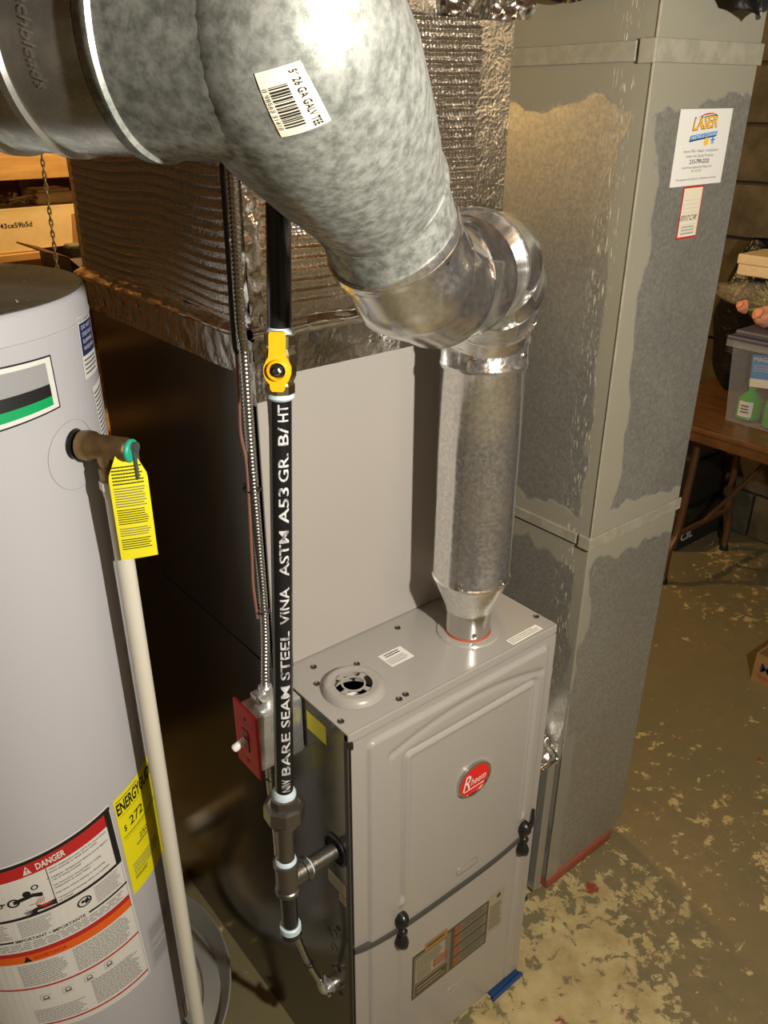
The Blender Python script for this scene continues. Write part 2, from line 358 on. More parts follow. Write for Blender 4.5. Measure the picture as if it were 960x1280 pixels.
class Print:
    """flat print elements mapped to a surface by fn(u, v, h)"""
    def __init__(s, fn): s.fn = fn; s.b = MB(); s.lift = 0.0
    def text(s, t, u, v, h, mt, w=None, bold=0.0, rot=0.0, lift=0.0006, shear=0.0):
        vs, fs, W, H = text_geo(t, bold); sc = h / H; sx = (w / W) if w else sc
        cr, sr = math.cos(rot), math.sin(rot); out = []
        for x, y in vs:
            X = x * sx + y * sc * shear; Y = y * sc
            out.append(s.fn(u + X * cr - Y * sr, v + X * sr + Y * cr, lift))
        s.b.add(out, fs, mt)
    def rect(s, u0, v0, u1, v1, mt, lift=0.0003, n=1):
        n = max(n, 1); vs = []
        for i in range(n + 1):
            u = u0 + (u1 - u0) * i / n; vs += [s.fn(u, v0, lift), s.fn(u, v1, lift)]
        s.b.add(vs, [(2 * i, 2 * i + 2, 2 * i + 3, 2 * i + 1) for i in range(n)], mt)
    def poly(s, pts, mt, lift=0.0005):
        s.b.add([s.fn(u, v, lift) for u, v in pts], [list(range(len(pts)))], mt)
    def ring(s, u, v, r, wd, mt, a0=0, a1=2 * PI, n=28, asp=1.0, lift=0.0005):
        vs = []
        for i in range(n + 1):
            t = a0 + (a1 - a0) * i / n
            for q in (r, r - wd): vs.append(s.fn(u + math.cos(t) * q * asp, v + math.sin(t) * q, lift))
        s.b.add(vs, [(2 * i, 2 * i + 2, 2 * i + 3, 2 * i + 1) for i in range(n)], mt)
    def greek(s, u0, v0, u1, v1, rows, mt, fill=0.5, seed=1, lift=0.0005, n=1, ragged=0.2):
        # rows of fine print too small to read, each word a dash
        R = random.Random(seed); dv = (v1 - v0) / rows
        for r in range(rows):
            u = u0; end = u1 - (u1 - u0) * ragged * R.random(); va = v0 + dv * (r + 0.5 - fill / 2)
            while u < end:
                ww = (u1 - u0) * R.uniform(0.03, 0.09); s.rect(u, va, min(u + ww, end), va + dv * fill, mt, lift); u += ww + (u1 - u0) * 0.012
    def build(s, name, parent): return s.b.build(name, parent, smooth=False)
def plane_fn(o, eu, ev, n):
    o = Vector(o); eu = Vector(eu); ev = Vector(ev); n = Vector(n)
    return lambda u, v, h=0.0: o + eu * u + ev * v + n * h

H = 0.9114; W = 0.445
# ================================================================== SETTING
b = MB(); box(b, (-3.2, -3.2, -0.12), (2.95, 4.0, 0.0), floorm)
fl = struct(b, 'floor', smooth=False)
b = MB(); box(b, (-3.2, -3.2, 2.22), (2.95, 4.0, 2.3), joistw); ce = struct(b, 'ceiling', smooth=False)
for i in range(17):
    y = -2.9 + i * 0.406
    b = MB(); box(b, (-3.19, y - 0.019, 2.03), (2.74, y + 0.019, 2.2195), joistw, 0.002); b.build('joist', ce, smooth=False)
b = MB(); box(b, (-3.3, 3.9, 0), (2.95, 4.0, 2.22), wallm); struct(b, 'wall_back', smooth=False)
b = MB(); box(b, (-3.3, -3.3, 0), (2.95, -3.2, 2.22), wallm); struct(b, 'wall_front', smooth=False)
b = MB(); box(b, (-3.3, -3.2, 0), (-3.2, 3.9, 2.22), wallm); struct(b, 'wall_left', smooth=False)
b = MB(); box(b, (2.77, -3.2, 0), (2.95, 3.9, 2.22), mortar); wr = struct(b, 'wall_right', smooth=False)
proto = None
for row in range(11):
    z0 = 0.0 + row * 0.202
    for k in range(9):
        y0 = -1.25 + k * 0.406 + (0.203 if row % 2 else 0)
        if proto is None:
            q = MB(); box(q, (-0.015, 0.0, 0.0), (0.012, 0.394, 0.190), blockm, 0.004); proto = q.build('concrete_block', wr, smooth=False, offset=Vector((0, 0, 0))); o = proto
        else:
            o = proto.copy(); C.objects.link(o); o.parent = wr
        o.location = (2.758 + random.uniform(-.003, .003), y0, z0 + 0.006)

# ================================================================== FURNACE
fu = thing('furnace', 'grey gas furnace with two embossed doors standing on the floor under the vent pipe', 'furnace', (W / 2, 0.3, 0))
b = MB()   # cabinet: side walls, back, base
t = 0.004
box(b, (0, 0.006, 0.0), (t, 0.736, H - 0.003), sidepaint_shaded)
box(b, (W - t, 0.006, 0.0), (W, 0.736, H - 0.003), sidepaint_shaded)
box(b, (t, 0.732, 0.0), (W - t, 0.736, H - 0.003), sidepaint_shaded)
box(b, (t, 0.02, 0.0), (W - t, 0.732, 0.01), sidepaint_shaded)
box(b, (t, 0.02, 0.44), (W - t, 0.03, 0.47), sidepaint_shaded)
b.build('cabinet', fu, smooth=False)
# top panel with openings cut for vent collar and grille
def top_panel():
    bm = bmesh.new(); gx, gy = 0.0712, 0.0764; vx, vy = 0.3140, 0.0790
    outer = [(0, 0), (W, 0), (W, 0.20), (0, 0.20)]
    loops = [outer]
    def circ(x, y, r, n=32): return [(x + r * math.cos(2 * PI * i / n), y + r * math.sin(2 * PI * i / n)) for i in range(n)]
    loops += [circ(gx, gy, 0.046), circ(vx, vy, 0.040)]
    es = []
    for lp in loops:
        vs = [bm.verts.new((x, y, 0)) for x, y in lp]
        for i in range(len(vs)): es.append(bm.edges.new((vs[i], vs[(i + 1) % len(vs)])))
    bmesh.ops.triangle_fill(bm, use_beauty=True, edges=es)
    bm.faces.ensure_lookup_table()
    kill = [f for f in bm.faces if any((f.calc_center_median() - Vector((cx, cy, 0))).length < r * 0.93 for cx, cy, r in ((gx, gy, 0.046), (vx, vy, 0.040)))
            and all(min((v.co - Vector((gx, gy, 0))).length, (v.co - Vector((vx, vy, 0))).length) < 0.047 for v in f.verts)]
    bmesh.ops.delete(bm, geom=kill, context='FACES')
    r = bmesh.ops.extrude_face_region(bm, geom=list(bm.faces))
    for g in r['geom']:
        if isinstance(g, bmesh.types.BMVert): g.co.z -= 0.003
    bm.verts.index_update()
    q = MB(); q.add([v.co + Vector((0, 0, H)) for v in bm.verts], [[v.index for v in f.verts] for f in bm.faces], paint); bm.free()
    box(q, (0.0, -0.004, H - 0.016), (W, 0.0, H), paint, 0.0015)      # folded front lip
    return q
top_panel().build('top_panel', fu, smooth=False)

def sstep(x): x = min(max(x, 0), 1); return x * x * (3 - 2 * x)
def rrect(u, v, u0, v0, u1, v1, r=0.012):
    cx, cy = (u0 + u1) / 2, (v0 + v1) / 2; dx = abs(u - cx) - (u1 - u0) / 2 + r; dy = abs(v - cy) - (v1 - v0) / 2 + r
    return math.hypot(max(dx, 0), max(dy, 0)) + min(max(dx, dy), 0) - r       # signed distance, negative inside
def seam_z(u):   # lower edge of the upper door bows down in the middle
    return 0.438 + 0.020 * (abs(u - 0.22) / 0.22) ** 3.2 * (0.9 if u < 0.22 else 1.4)
def relief_up(u, v):
    h = 0.0
    d1 = rrect(u, v, 0.030, 0.2, 0.425, 0.884, 0.014); h += 0.0060 * sstep(-d1 / 0.006)
    arch = 0.030 * (1 - ((u - 0.235) / 0.185) ** 2)          # curved shoulder between the outer and inner panels
    if 0.07 < u < 0.41:
        dd = (v - (0.832 + max(arch, 0))) ; h -= 0.0030 * math.exp(-(dd / 0.006) ** 2)
    d2 = rrect(u, v, 0.100, 0.2, 0.396, 0.826, 0.010)
    fade = sstep((v - 0.503) / 0.012)
    h -= 0.0042 * math.exp(-(d2 / 0.0036) ** 2) * fade
    h += 0.0016 * math.exp(-((d2 + 0.0075) / 0.0035) ** 2) * fade
    for (cu, cv) in ((0.100, 0.500), (0.396, 0.504)): h += 0.0035 * math.exp(-((u - cu) ** 2 + (v - cv) ** 2) / 0.006 ** 2)
    return h
def relief_low(u, v):
    d1 = rrect(u, v, 0.030, 0.03, 0.425, 0.7, 0.012); h = 0.0060 * sstep(-d1 / 0.006)
    for uu in (0.100, 0.396): h -= 0.0040 * math.exp(-((u - uu) / 0.0036) ** 2)
    return h
def door(name, z0f, z1f, rel, lab=None):
    b = MB(); nu, nv = 150, 150
    def fn(s, q):
        u = 0.003 + s * (W - 0.006); za = z0f(u); zb = z1f(u); v = za + (zb - za) * q
        return Vector((u, -0.006 - rel(u, v), v))
    grid(b, fn, nu, nv, paint)
    def rim(pts):
        n = len(pts); vs = pts + [Vector((p.x, 0.004, p.z)) for p in pts]; b.add(vs, [(i, i + 1, n + i + 1, n + i) for i in range(n - 1)], paint)
    rim([fn(i / nu, 0) for i in range(nu + 1)]); rim([fn(i / nu, 1) for i in range(nu + 1)]); rim([fn(0, i / nv) for i in range(nv + 1)]); rim([fn(1, i / nv) for i in range(nv + 1)])
    o = b.build(name, fu, ang=50)
    return o
door('upper_door', lambda u: seam_z(u) + 0.005, lambda u: H - 0.017, relief_up)
door('lower_door', lambda u: 0.022, lambda u: seam_z(u) - 0.005, relief_low)
# bowed grey gasket strip between the doors
b = MB(); pts = [Vector((0.001 + 0.447 * i / 40, -0.008 - 0.0045 * min(1, max(0, 1 - abs(i / 20 - 1) ** 8)), seam_z(0.447 * i / 40))) for i in range(41)]
vs = []
for p in pts: vs += [p + Vector((0, -0.003, 0.0055)), p + Vector((0, -0.003, -0.0055)), p + Vector((0, 0.012, -0.0055)), p + Vector((0, 0.012, 0.0055))]
fs = [(4 * i + a, 4 * i + (a + 1) % 4, 4 * (i + 1) + (a + 1) % 4, 4 * (i + 1) + a) for i in range(40) for a in range(4)] + [(0, 1, 2, 3), (160, 161, 162, 163)]
b.add(vs, fs, gasket); b.build('door_gasket', fu, smooth=False)
for u in (0.0965, 0.4000):
    zc = seam_z(u) - 0.004; b = MB()
    for sgn, ln in ((1, 0.040), (-1, 0.038)):
        prof = [(0.0, 0.007, 0.010), (0.3, 0.010, 0.017), (0.55, 0.0135, 0.022), (0.8, 0.0125, 0.021), (1.0, 0.006, 0.012)]
        vs = []
        for (k, hw, dp) in prof:
            z = zc + sgn * (0.003 + k * ln)
            for a in range(10):
                tt = PI * a / 9; vs.append(Vector((u - math.cos(tt) * hw, -0.009 - math.sin(tt) * dp, z)))
        n = 10; fs = [(i * n + j, i * n + j + 1, (i + 1) * n + j + 1, (i + 1) * n + j) for i in range(4) for j in range(n - 1)] + [list(range(n)), list(range(40, 50))]
        b.add(vs, fs, blackp)
    lathe(b, (u, -0.009, zc), (0, -1, 0), [(0, 0.008), (0.014, 0.008), (0.016, 0.006)], blackp, 16)
    b.build('latch', fu, ang=50)
    if u > .3:
        b = MB(); tube(b, spline([(u + .006, -.018, zc + .012), (u + .022, -.016, zc + .024), (u + .030, -.01, zc + .052)], 5), 0.003, blackp, 8); b.build('latch_strap', fu)
# finger slots
for (u, z) in ((0.2536, 0.4765), (0.246, 0.148)):
    b = MB(); f = lambda tt, r, y: Vector((u + (0.018 if math.cos(tt) > 0 else -0.018) + math.cos(tt) * r, y, z + math.sin(tt) * r))
    n = 24; y0 = -0.0155; vs = []
    for (r, y) in ((0.011, y0 + 0.003), (0.009, y0 - 0.001), (0.0065, y0), (0.005, y0 + 0.005)):
        vs += [f(2 * PI * (i + .5) / n, r, y + 0.004) for i in range(n)]
    fs = [(k * n + i, k * n + (i + 1) % n, (k + 1) * n + (i + 1) % n, (k + 1) * n + i) for k in range(3) for i in range(n)] + [list(range(3 * n, 4 * n))]
    b.add(vs, fs, paint if z < .3 else galv_dull); b.build('finger_slot', fu)
# badge
badge = MB(); bu, bz = 0.253, 0.687; n = 40
def oval(r1, r2, y): return [Vector((bu + math.cos(2 * PI * i / n) * r1 * .84, y, bz + math.sin(2 * PI * i / n) * r2 * .92)) for i in range(n)]
rings = [oval(0.047, 0.0385, -0.0120), oval(0.046, 0.0375, -0.0170), oval(0.041, 0.0325, -0.0170), oval(0.040, 0.0315, -0.015)]
badge.add(sum(rings, []), [(k * n + i, k * n + (i + 1) % n, (k + 1) * n + (i + 1) % n, (k + 1) * n + i) for k in range(3) for i in range(n)], chrome)
bo = badge.build('badge_rim', fu)
b = MB(); b.add(oval(0.0405, 0.032, -0.0155), [list(range(n))], red); bp_ = b.build('badge_face', bo, offset=parent_world(fu), smooth=False)
P = Print(plane_fn((bu, -0.0155, bz), (1, 0, 0), (0, 0, 1), (0, -1, 0)))
P.text('R', -0.027, -0.014, 0.030, paper, w=0.017, bold=0.0, shear=0.25); P.text('heem', -0.009, -0.009, 0.015, paper, w=0.034, bold=0.0, shear=0.25)
P.rect(-0.024, -0.0175, 0.024, -0.0155, paper)
P.build('badge_script', bo).location = (0, 0, 0)
# rating / instruction label on lower door
P = Print(plane_fn((0.127, -0.0122, 0.212), (1, 0, 0), (0, 0, 1), (0, -1, 0)))
dk = mat('label_brown', (0.075, 0.055, 0.03)); gr_ = mat('label_olive', (0.16, 0.15, 0.10)); rb = mat('label_rust', (0.26, 0.075, 0.03)); lt_ = mat('label_sand', (0.33, 0.29, 0.19)); gold = mat('label_gold', (0.33, 0.16, 0.03))
P.rect(0.0, 0.0, 0.195, 0.123, dk, 0.0002); P.rect(0.004, 0.004, 0.095, 0.117, gr_, 0.0004); P.rect(0.03, 0.113, 0.085, 0.133, gold, 0.0005)
P.rect(0.008, 0.044, 0.08, 0.108, lt_, 0.0006); P.rect(0.052, 0.05, 0.088, 0.072, rb, 0.0008); P.rect(0.008, 0.006, 0.088, 0.034, dk, 0.0008)
for k in range(4): P.rect(0.104, 0.006 + k * 0.030, 0.190, 0.030 + k * 0.030, gr_, 0.0006); P.ring(0.113, 0.018 + k * 0.030, 0.010, 0.010, rb, lift=0.0008)
for k in range(4): P.greek(0.125, 0.010 + k * 0.030, 0.187, 0.027 + k * .03, 3, dk, 0.4, k, lift=.0009)
P.greek(0.010, 0.074, 0.078, 0.106, 7, dk, 0.4, 7, lift=.0009); P.greek(0.011, 0.047, 0.048, 0.072, 5, dk, 0.4, 8, lift=.0009); P.greek(0.035, 0.119, 0.082, 0.129, 1, dk, 0.6, 9, lift=.0009); P.greek(0.012, 0.01, 0.085, 0.03, 2, lt_, .35, 4, lift=.0010)
P.greek(0.056, 0.053, 0.085, 0.07, 3, lt_, .35, 4, lift=.0010)
P.rect(0.197, 0.02, 0.237, 0.130, lt_, 0.0002); P.greek(0.200, 0.03, 0.234, 0.10, 9, dk, 0.35, 3, lift=.0006); P.ring(0.222, 0.117, 0.006, 0.006, dk)
o = P.build('instruction_label', fu)
# top stickers
def sticker(parent, name, o, eu, ev, n, w, h, mt, prnt):
    P = Print(plane_fn(o, eu, ev, n)); P.rect(0, 0, w, h, mt, 0.0004); s = P.build(name, parent)
    Q = Print(plane_fn(o, eu, ev, n)); prnt(Q); Q.build('print', s).location = (0, 0, 0)
    # children of a mesh at the thing's origin share its frame
    return s
_old = parent_world
sticker(fu, 'sticker', (0.1500, 0.0795, H), (0.93, 0.0, 0), (0.0, 1, 0), (0, 0, 1), 0.050, 0.036, paper,
        lambda Q: (Q.greek(0.003, 0.004, 0.047, 0.020, 4, inkg, 0.35, 2, lift=.0008), Q.greek(0.008, 0.023, 0.044, 0.033, 2, ink, 0.45, 5, lift=.0008)))
sticker(fu, 'sticker', (0.3420, 0.0015, H), (1, 0.02, 0), (0, 1, 0), (0, 0, 1), 0.074, 0.0165, paper,
        lambda Q: Q.greek(0.003, 0.002, 0.071, 0.0145, 3, inkg, 0.35, 3, lift=.0008))
# vent grille
gx, gy = 0.0712, 0.0764
b = MB(); n = 48
lathe(b, (gx, gy, H), (0, 0, 1), [(0.0003, 0.050), (0.006, 0.0475), (0.0105, 0.043), (0.0115, 0.038), (0.0095, 0.0335), (0.0095, 0.0325), (-0.012, 0.0325), (-0.012, 0.046), (-0.003, 0.046)], paint, n, closed_ends=False)
def arc_plate(r0, r1, a0, a1, z, seg=10):
    vs = []
    for i in range(seg + 1):
        tt = a0 + (a1 - a0) * i / seg
        for r in (r0, r1):
            for dz in (0, -0.002): vs.append(Vector((gx + r * math.cos(tt), gy + r * math.sin(tt), z + dz)))
    fs = []
    for i in range(seg):
        k = 4 * i; fs += [(k, k + 2, k + 6, k + 4), (k + 1, k + 5, k + 7, k + 3), (k, k + 4, k + 5, k + 1), (k + 2, k + 3, k + 7, k + 6)]
    fs += [(0, 1, 3, 2), (4 * seg, 4 * seg + 2, 4 * seg + 3, 4 * seg + 1)]
    b.add(vs, fs, paint)
arc_plate(0.029, 0.0328, 0, 2 * PI, H + 0.0093, 48)
for k in range(4):
    a = math.radians(20) + k * PI / 2; arc_plate(0.0185, 0.030, a - 0.17, a + 0.17, H + 0.0093)
arc_plate(0.0160, 0.0188, 0, 2 * PI, H + 0.0090, 32)
b.build('vent_grille', fu, ang=40)
b = MB(); lathe(b, (gx, gy, H - 0.05), (0, 0, 1), [(0, 0.031), (0.004, 0.031)], blackr, 32)
lathe(b, (gx - .004, gy + 0.004, H - 0.045), (0, 0, 1), [(0, 0.017), (0.026, 0.017), (0.032, 0.012), (0.034, 0.004)], white, 24); b.build('blower_motor', fu)
for (x, y) in ((0.0537, 0.157), (0.0332, 0.1192), (0.1116, 0.1206), (0.2272, 0.1579), (0.108, 0.013), (0.1225, 0.0150), (0.0102, 0.027), (0.4355, 0.0350)):
    b = MB(); lathe(b, (x, y, H), (0, 0, 1), [(0.0002, 0.0052), (0.0012, 0.0050), (0.0014, 0.0038), (0.0004, 0.0030), (0.0012, 0.0018)], screwm, 16); b.build('hole_plug', fu)
# side hole with black grommet, knockouts, labels
b = MB(); lathe(b, (0.0, 0.0346, 0.6546), (-1, 0, 0), [(-0.001, 0.029), (0.003, 0.029), (0.004, 0.0255), (0.003, 0.0245), (-0.002, 0.0245)], blackp, 32); lathe(b, (0.0, 0.0346, 0.6546), (-1, 0, 0), [(0.0004, 0.0245), (0.0012, 0.0245)], blackr, 32); b.build('gas_inlet_grommet', fu)
sd = plane_fn((0, 0, 0), (0, -1, 0), (0, 0, 1), (-1, 0, 0))
for (y0, z0, y1, z1) in ((0.058, 0.565, 0.010, 0.605), (0.030, 0.545, 0.010, 0.57)):
    P = Print(plane_fn((0, y0, z0), (0, -1, 0), (0, 0, 1), (-1, 0, 0))); P.rect(0, 0, y0 - y1, (z1 - z0) * .7, paper2, 0.0004); P.greek(0.002, 0.002, (y0 - y1) - .002, (z1 - z0) * .62, 4, inkg, .4, 3, lift=.0008); P.build('side_label', fu)
P = Print(plane_fn((0, 0.10, H - 0.055), (0, -1, 0), (0, 0, 1), (-1, 0, 0))); P.rect(0.0, 0.0, 0.05, 0.035, tagy, 0.0004); P.build('side_label', fu)
for (y, z, r) in ((0.05, 0.44, 0.013), (0.05, 0.405, 0.010), (0.035, 0.47, 0.005), (0.036, 0.36, 0.005), (0.034, 0.30, 0.005), (0.062, 0.44, 0.005)):
    b = MB(); lathe(b, (0, y, z), (-1, 0, 0), [(0.0002, r), (0.0012, r * .93), (0.0012, r * .8), (0.0002, r * 0.72), (0.0003, r * .3)], blackp if r < .006 else sidepaint_shaded, 20); b.build('knockout', fu)
# dark strip standing in for the shaded gap at the left front corner
b = MB(); box(b, (-0.0012, -0.003, 0.01), (0.0008, 0.006, H - 0.015), gasket); tube(b, spline([(-.001, -.007, H - .02), (-.001, -.007, H - .012), (.001, -.008, H - .010), (.004, -.008, H - .012), (.004, -.008, H - .024)], 4), .0013, blackp, 6); b.build('corner_gap_strip', fu, smooth=False)
b = MB(); box(b, (W - 0.085, -0.018, 0.0), (W + 0.002, 0.004, 0.007), bluem, 0.002)
tube(b, [(W - 0.090, -0.018, 0.0068), (W + 0.003, -0.014, 0.0068)], 0.0045, bluem, 12)
o = tag(b.build('shim', None), 'blue plastic shim under the front right corner of the furnace', 'shim')

# ================================================================== COIL CABINET on the furnace
Y0 = 0.184; Y1 = 0.736; ZC = 1.381; ZP = 1.431; X0 = 0.0004; X1 = 0.442
cc = thing('coil_cabinet', 'tall grey sheet metal coil cabinet standing on top of the furnace', 'cabinet', (0.22, 0.46, H))
b = MB(); box(b, (X0, Y0 + 0.004, H + 0.0005), (X0 + 0.004, Y1, ZP), sidepaint_shaded); box(b, (X1 - 0.004, Y0 + .004, H + .0005), (X1, Y1, ZP), sidepaint_shaded); box(b, (X0 + .004, Y1 - .004, H + .0005), (X1 - .004, Y1, ZP), sidepaint_shaded)
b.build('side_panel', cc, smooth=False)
b = MB(); box(b, (X0, Y0, H + 0.0005), (X0 + 0.016, Y0 + 0.012, ZP), casep, 0.0015); box(b, (X1 - 0.016, Y0, H + .0005), (X1, Y0 + .012, ZP), casep, .0015); box(b, (X0 + .0165, Y0 + .001, ZP - .03), (X1 - .0165, Y0 + .012, ZP), casep, .001)
b.build('front_frame', cc, smooth=False)
b = MB(); box(b, (X0 + 0.018, Y0 - 0.001, H + 0.001), (X1 - 0.018, Y0 + 0.010, ZC + 0.02), casep, 0.0018); b.build('front_panel', cc, smooth=False)
b = MB(); tube(b, [(X0 + .006, Y0 - .002, H + .030), (X0 + .006, Y0 - .008, H + .030)], .004, screwm, 8)
box(b, (X0 - 0.003, Y0 - 0.006, H + 0.0005), (X0 + 0.03, Y0 - 0.001, H + 0.05), sidepaint_shaded, 0.001); b.build('corner_clip', cc, smooth=False)
# crinkled foil tape wrapping the joint
def crinkle(p, a, s): return noise.noise(Vector((p.x * s, p.y * s, p.z * s))) * a
def tape_band(parent, name, z0, z1, out, amp, mt=foil_tape, zf=None):
    b = MB(); n = Vector((0, 0, 0))
    def front(u, v):
        x = X0 - out + (X1 - X0 + 2 * out) * u; z = z0 + (z1 - z0) * v; p = Vector((x, Y0 - out, z)); p.y -= out * 0.3 + crinkle(p, amp, 38) + crinkle(p, amp * .5, 110); return p
    def left(u, v):
        y = Y0 - out + (Y1 - Y0 + 2 * out) * u; z = z0 + (z1 - z0) * v; p = Vector((X0 - out, y, z)); p.x -= out * 0.3 + crinkle(p, amp, 38) + crinkle(p, amp * .5, 110); return p
    def right(u, v):
        p = left(u, v); p.x = X1 + out + out * .3; return p
    grid(b, front, 110, 10, mt); grid(b, left, 110, 10, mt); grid(b, right, 10, 2, mt)
    return b.build(name, parent, ang=60)
tape_band(cc, 'foil_tape_band', ZC, ZP, 0.0022, 0.0012)
b = MB(); grid(b, lambda u, v: Vector((X0 - 0.0035 + 0.016 * u, Y0 - 0.0045 - crinkle(Vector((u, v, 1)), 0.002, 5), ZC - 0.03 + 0.05 * v)), 8, 16, foil_tape)
grid(b, lambda u, v: Vector((X0 - 0.0035, Y0 - .0045 + 0.022 * u, ZC - 0.035 + 0.06 * v)), 4, 10, foil_tape); b.build('foil_tape_patch', cc, ang=60)

# ================================================================== SUPPLY PLENUM in ridged foil insulation
pn = thing('supply_plenum', 'supply plenum wrapped in ridged silver foil insulation above the coil cabinet', 'duct', (0.22, 0.46, ZP))
ZT = 2.03; pitch = 0.0132
def ridge(z, s):
    q = (z / pitch) % 1.0; return 0.0042 * (math.exp(-((q - 0.5) / 0.17) ** 2)) + 0.0004 * math.sin(z * 2 * PI / (pitch / 3))
def pface(o, eu, ln, n, nu, seedo, sag=0.0, mask=None):
    b = MB(); eu = Vector(eu); n = Vector(n); o = Vector(o); nv = int((ZT - ZP) / pitch * 8)
    def fn(u, v):
        z = ZP + (ZT - ZP) * v; s = u * ln; m = 1.0 if mask is None else mask(s, z)
        wob = noise.noise(Vector((s * 6, z * 2, seedo))) * 0.006
        dd = ridge(z + wob, s) * m * (0.75 + 0.5 * noise.noise(Vector((s * 25, z * 30, seedo))))
        # small diagonal mesh embossing between ridges
        dd += 0.0009 * math.sin(s * 2 * PI / 0.0062 + z * 2 * PI / 0.011) * m
        dd += (1 - m) * 0.0009 * noise.noise(Vector((s * 55, z * 55, seedo))) + noise.noise(Vector((s * 9, z * 9, seedo + 4))) * 0.003
        p = o + eu * s + n * (0.004 + dd); p.z = z; return p
    grid(b, fn, nu, nv, foil); return b
def mfront(s, z):
    edge = 0.375 + 0.010 * noise.noise(Vector((z * 14, 0, 0))) - (max(0, z - 1.62) * 0.02)
    a = 1 - sstep((s - edge) / 0.008)
    b2 = sstep((z - 1.462) / 0.006); c2 = 1 - sstep((z - 1.80 - 0.015 * noise.noise(Vector((s * 14, 2, 0)))) / 0.012)
    d2 = sstep((s - 0.016) / 0.006)
    return a * b2 * c2 * d2
def mleft(s, z): return sstep((z - 1.452) / 0.006) * sstep((s - 0.035) / 0.01) * (1 - sstep((s - 0.53) / 0.01))
pface((X0, Y0, 0), (1, 0, 0), X1 - X0, (0, -1, 0), 230, 1.0, mask=mfront).build('front_insulation', pn, ang=180)
pface((X0, Y0, 0), (0, 1, 0), Y1 - Y0, (-1, 0, 0), 260, 5.0, mask=mleft).build('side_insulation', pn, ang=180)
b = MB(); box(b, (X0 + 0.006, Y0 + 0.006, ZP + .0005), (X1 - 0.001, Y1, ZT), foil); b.build('sheet_metal_core', pn, smooth=False)
b = MB()   # corner strip of crumpled tape down the front left corner
grid(b, lambda u, v: (lambda z: Vector((X0 - 0.0065 + 0.020 * u, Y0 - 0.0075 - 0.004 * noise.noise(Vector((u * 2, z * 60, 3))), z)))(ZP + .005 + (ZT - ZP - .01) * v), 6, 160, foil_tape)
grid(b, lambda u, v: (lambda z: Vector((X0 - 0.0075 - 0.004 * noise.noise(Vector((u * 2, z * 60, 9))), Y0 - 0.0075 + 0.034 * u, z)))(ZP + .005 + (ZT - ZP - .01) * v), 8, 160, foil_tape)
b.build('corner_tape', pn, ang=180)
b = MB()   # dusty foil ledge where the wrap overhangs the cabinet
def ledge(u, v):
    p = Vector((X0 - 0.010 + (X1 - X0 + .014) * u, Y0 - 0.004 - 0.012 * math.sin(PI * min(v * 1.15, 1)), ZP + 0.001 + 0.024 * v)); p.y += crinkle(p, 0.005, 45); p.z += crinkle(p, 0.004, 25); return p
grid(b, ledge, 120, 10, foil_tape)
def ledge2(u, v):
    p = Vector((X0 - 0.004 - 0.016 * math.sin(PI * min(v * 1.15, 1)), Y0 - 0.010 + (Y1 - Y0 + .02) * u, ZP + 0.001 + 0.022 * v)); p.x += crinkle(p, 0.002, 45); p.z += crinkle(p, 0.003, 25); return p
grid(b, ledge2, 120, 10, foil_tape)
b.build('foil_tape_ledge', pn, ang=60)
# foil flap at the top right, torn smooth edge
b = MB()
def flap(u, v):
    z = 1.80 + 0.23 * v; x = 0.30 + (0.150 + 0.035 * v + .012 * noise.noise(Vector((v * 9, 0, 0)))) * u; p = Vector((x, Y0 - 0.016 - 0.03 * v * u, z)); p.y += crinkle(p, 0.016, 32) + crinkle(p, 0.006, 90); return p
grid(b, flap, 60, 60, foil_tape); b.build('foil_flap', pn, ang=180)

# ================================================================== RETURN DUCT
rd = thing('return_duct', 'tall galvanized return duct smeared with grey sealant beside the furnace', 'duct', (0.805, 0.303, 0.03))
dx0, dy0, dx1, dy1 = 0.66, 0.103, 0.950, 0.503
b = MB(); box(b, (dx0, dy0, 0.945), (dx1, dy1, 2.03), duct_up, 0.0025); o = b.build('upper_section', rd, smooth=False, offset=Vector((0, 0, 0))); o.location = -rd.location
b = MB(); box(b, (dx0 + 0.001, dy0 + 0.001, 0.0305), (dx1 - 0.001, dy1 - .001, 0.944), duct_low, 0.0025); o = b.build('lower_section', rd, smooth=False, offset=Vector((0, 0, 0))); o.location = -rd.location
sealm = mat('sealant_grey', (0.27, 0.255, 0.19), 0.0, 0.5, (0.33, 0.31, 0.24), 30, bump=0.5, bscale=60)
def cleat(z, hh, dx=0.004):
    b = MB(); box(b, (dx0 - dx + .001, dy0 - dx, z), (dx1 + dx, dy0 - .0001, z + hh), sealm, 0.0015); b.build('seam_cleat', rd, smooth=False)
    b = MB(); box(b, (dx0 - dx - .001, dy0 + 0.030, z + .002), (dx0 - .0001, dy1, z + hh - .002), sealm, 0.0015); b.build('seam_cleat', rd, smooth=False)
    b = MB(); box(b, (dx0 - dx - .003, dy0 - dx - .001, z - .001), (dx0 - .0001, dy0 + 0.024, z + hh), sealm, 0.002); b.build('cleat_corner_tab', rd, smooth=False)
cleat(0.936, 0.026); cleat(1.752, 0.032)
b = MB(); box(b, (dx0 - .0012, dy0 - .0013, 0.0305), (dx0 + 0.038, dy0, 0.47), bootm); b.build('corner_strip', rd, smooth=False)
b = MB(); tube(b, [(dx0 - .0005, dy0 - .0005, .95), (dx0 - .0005, dy0 - .0005, 2.02)], .0022, sealm, 8); b.build('corner_seam', rd)
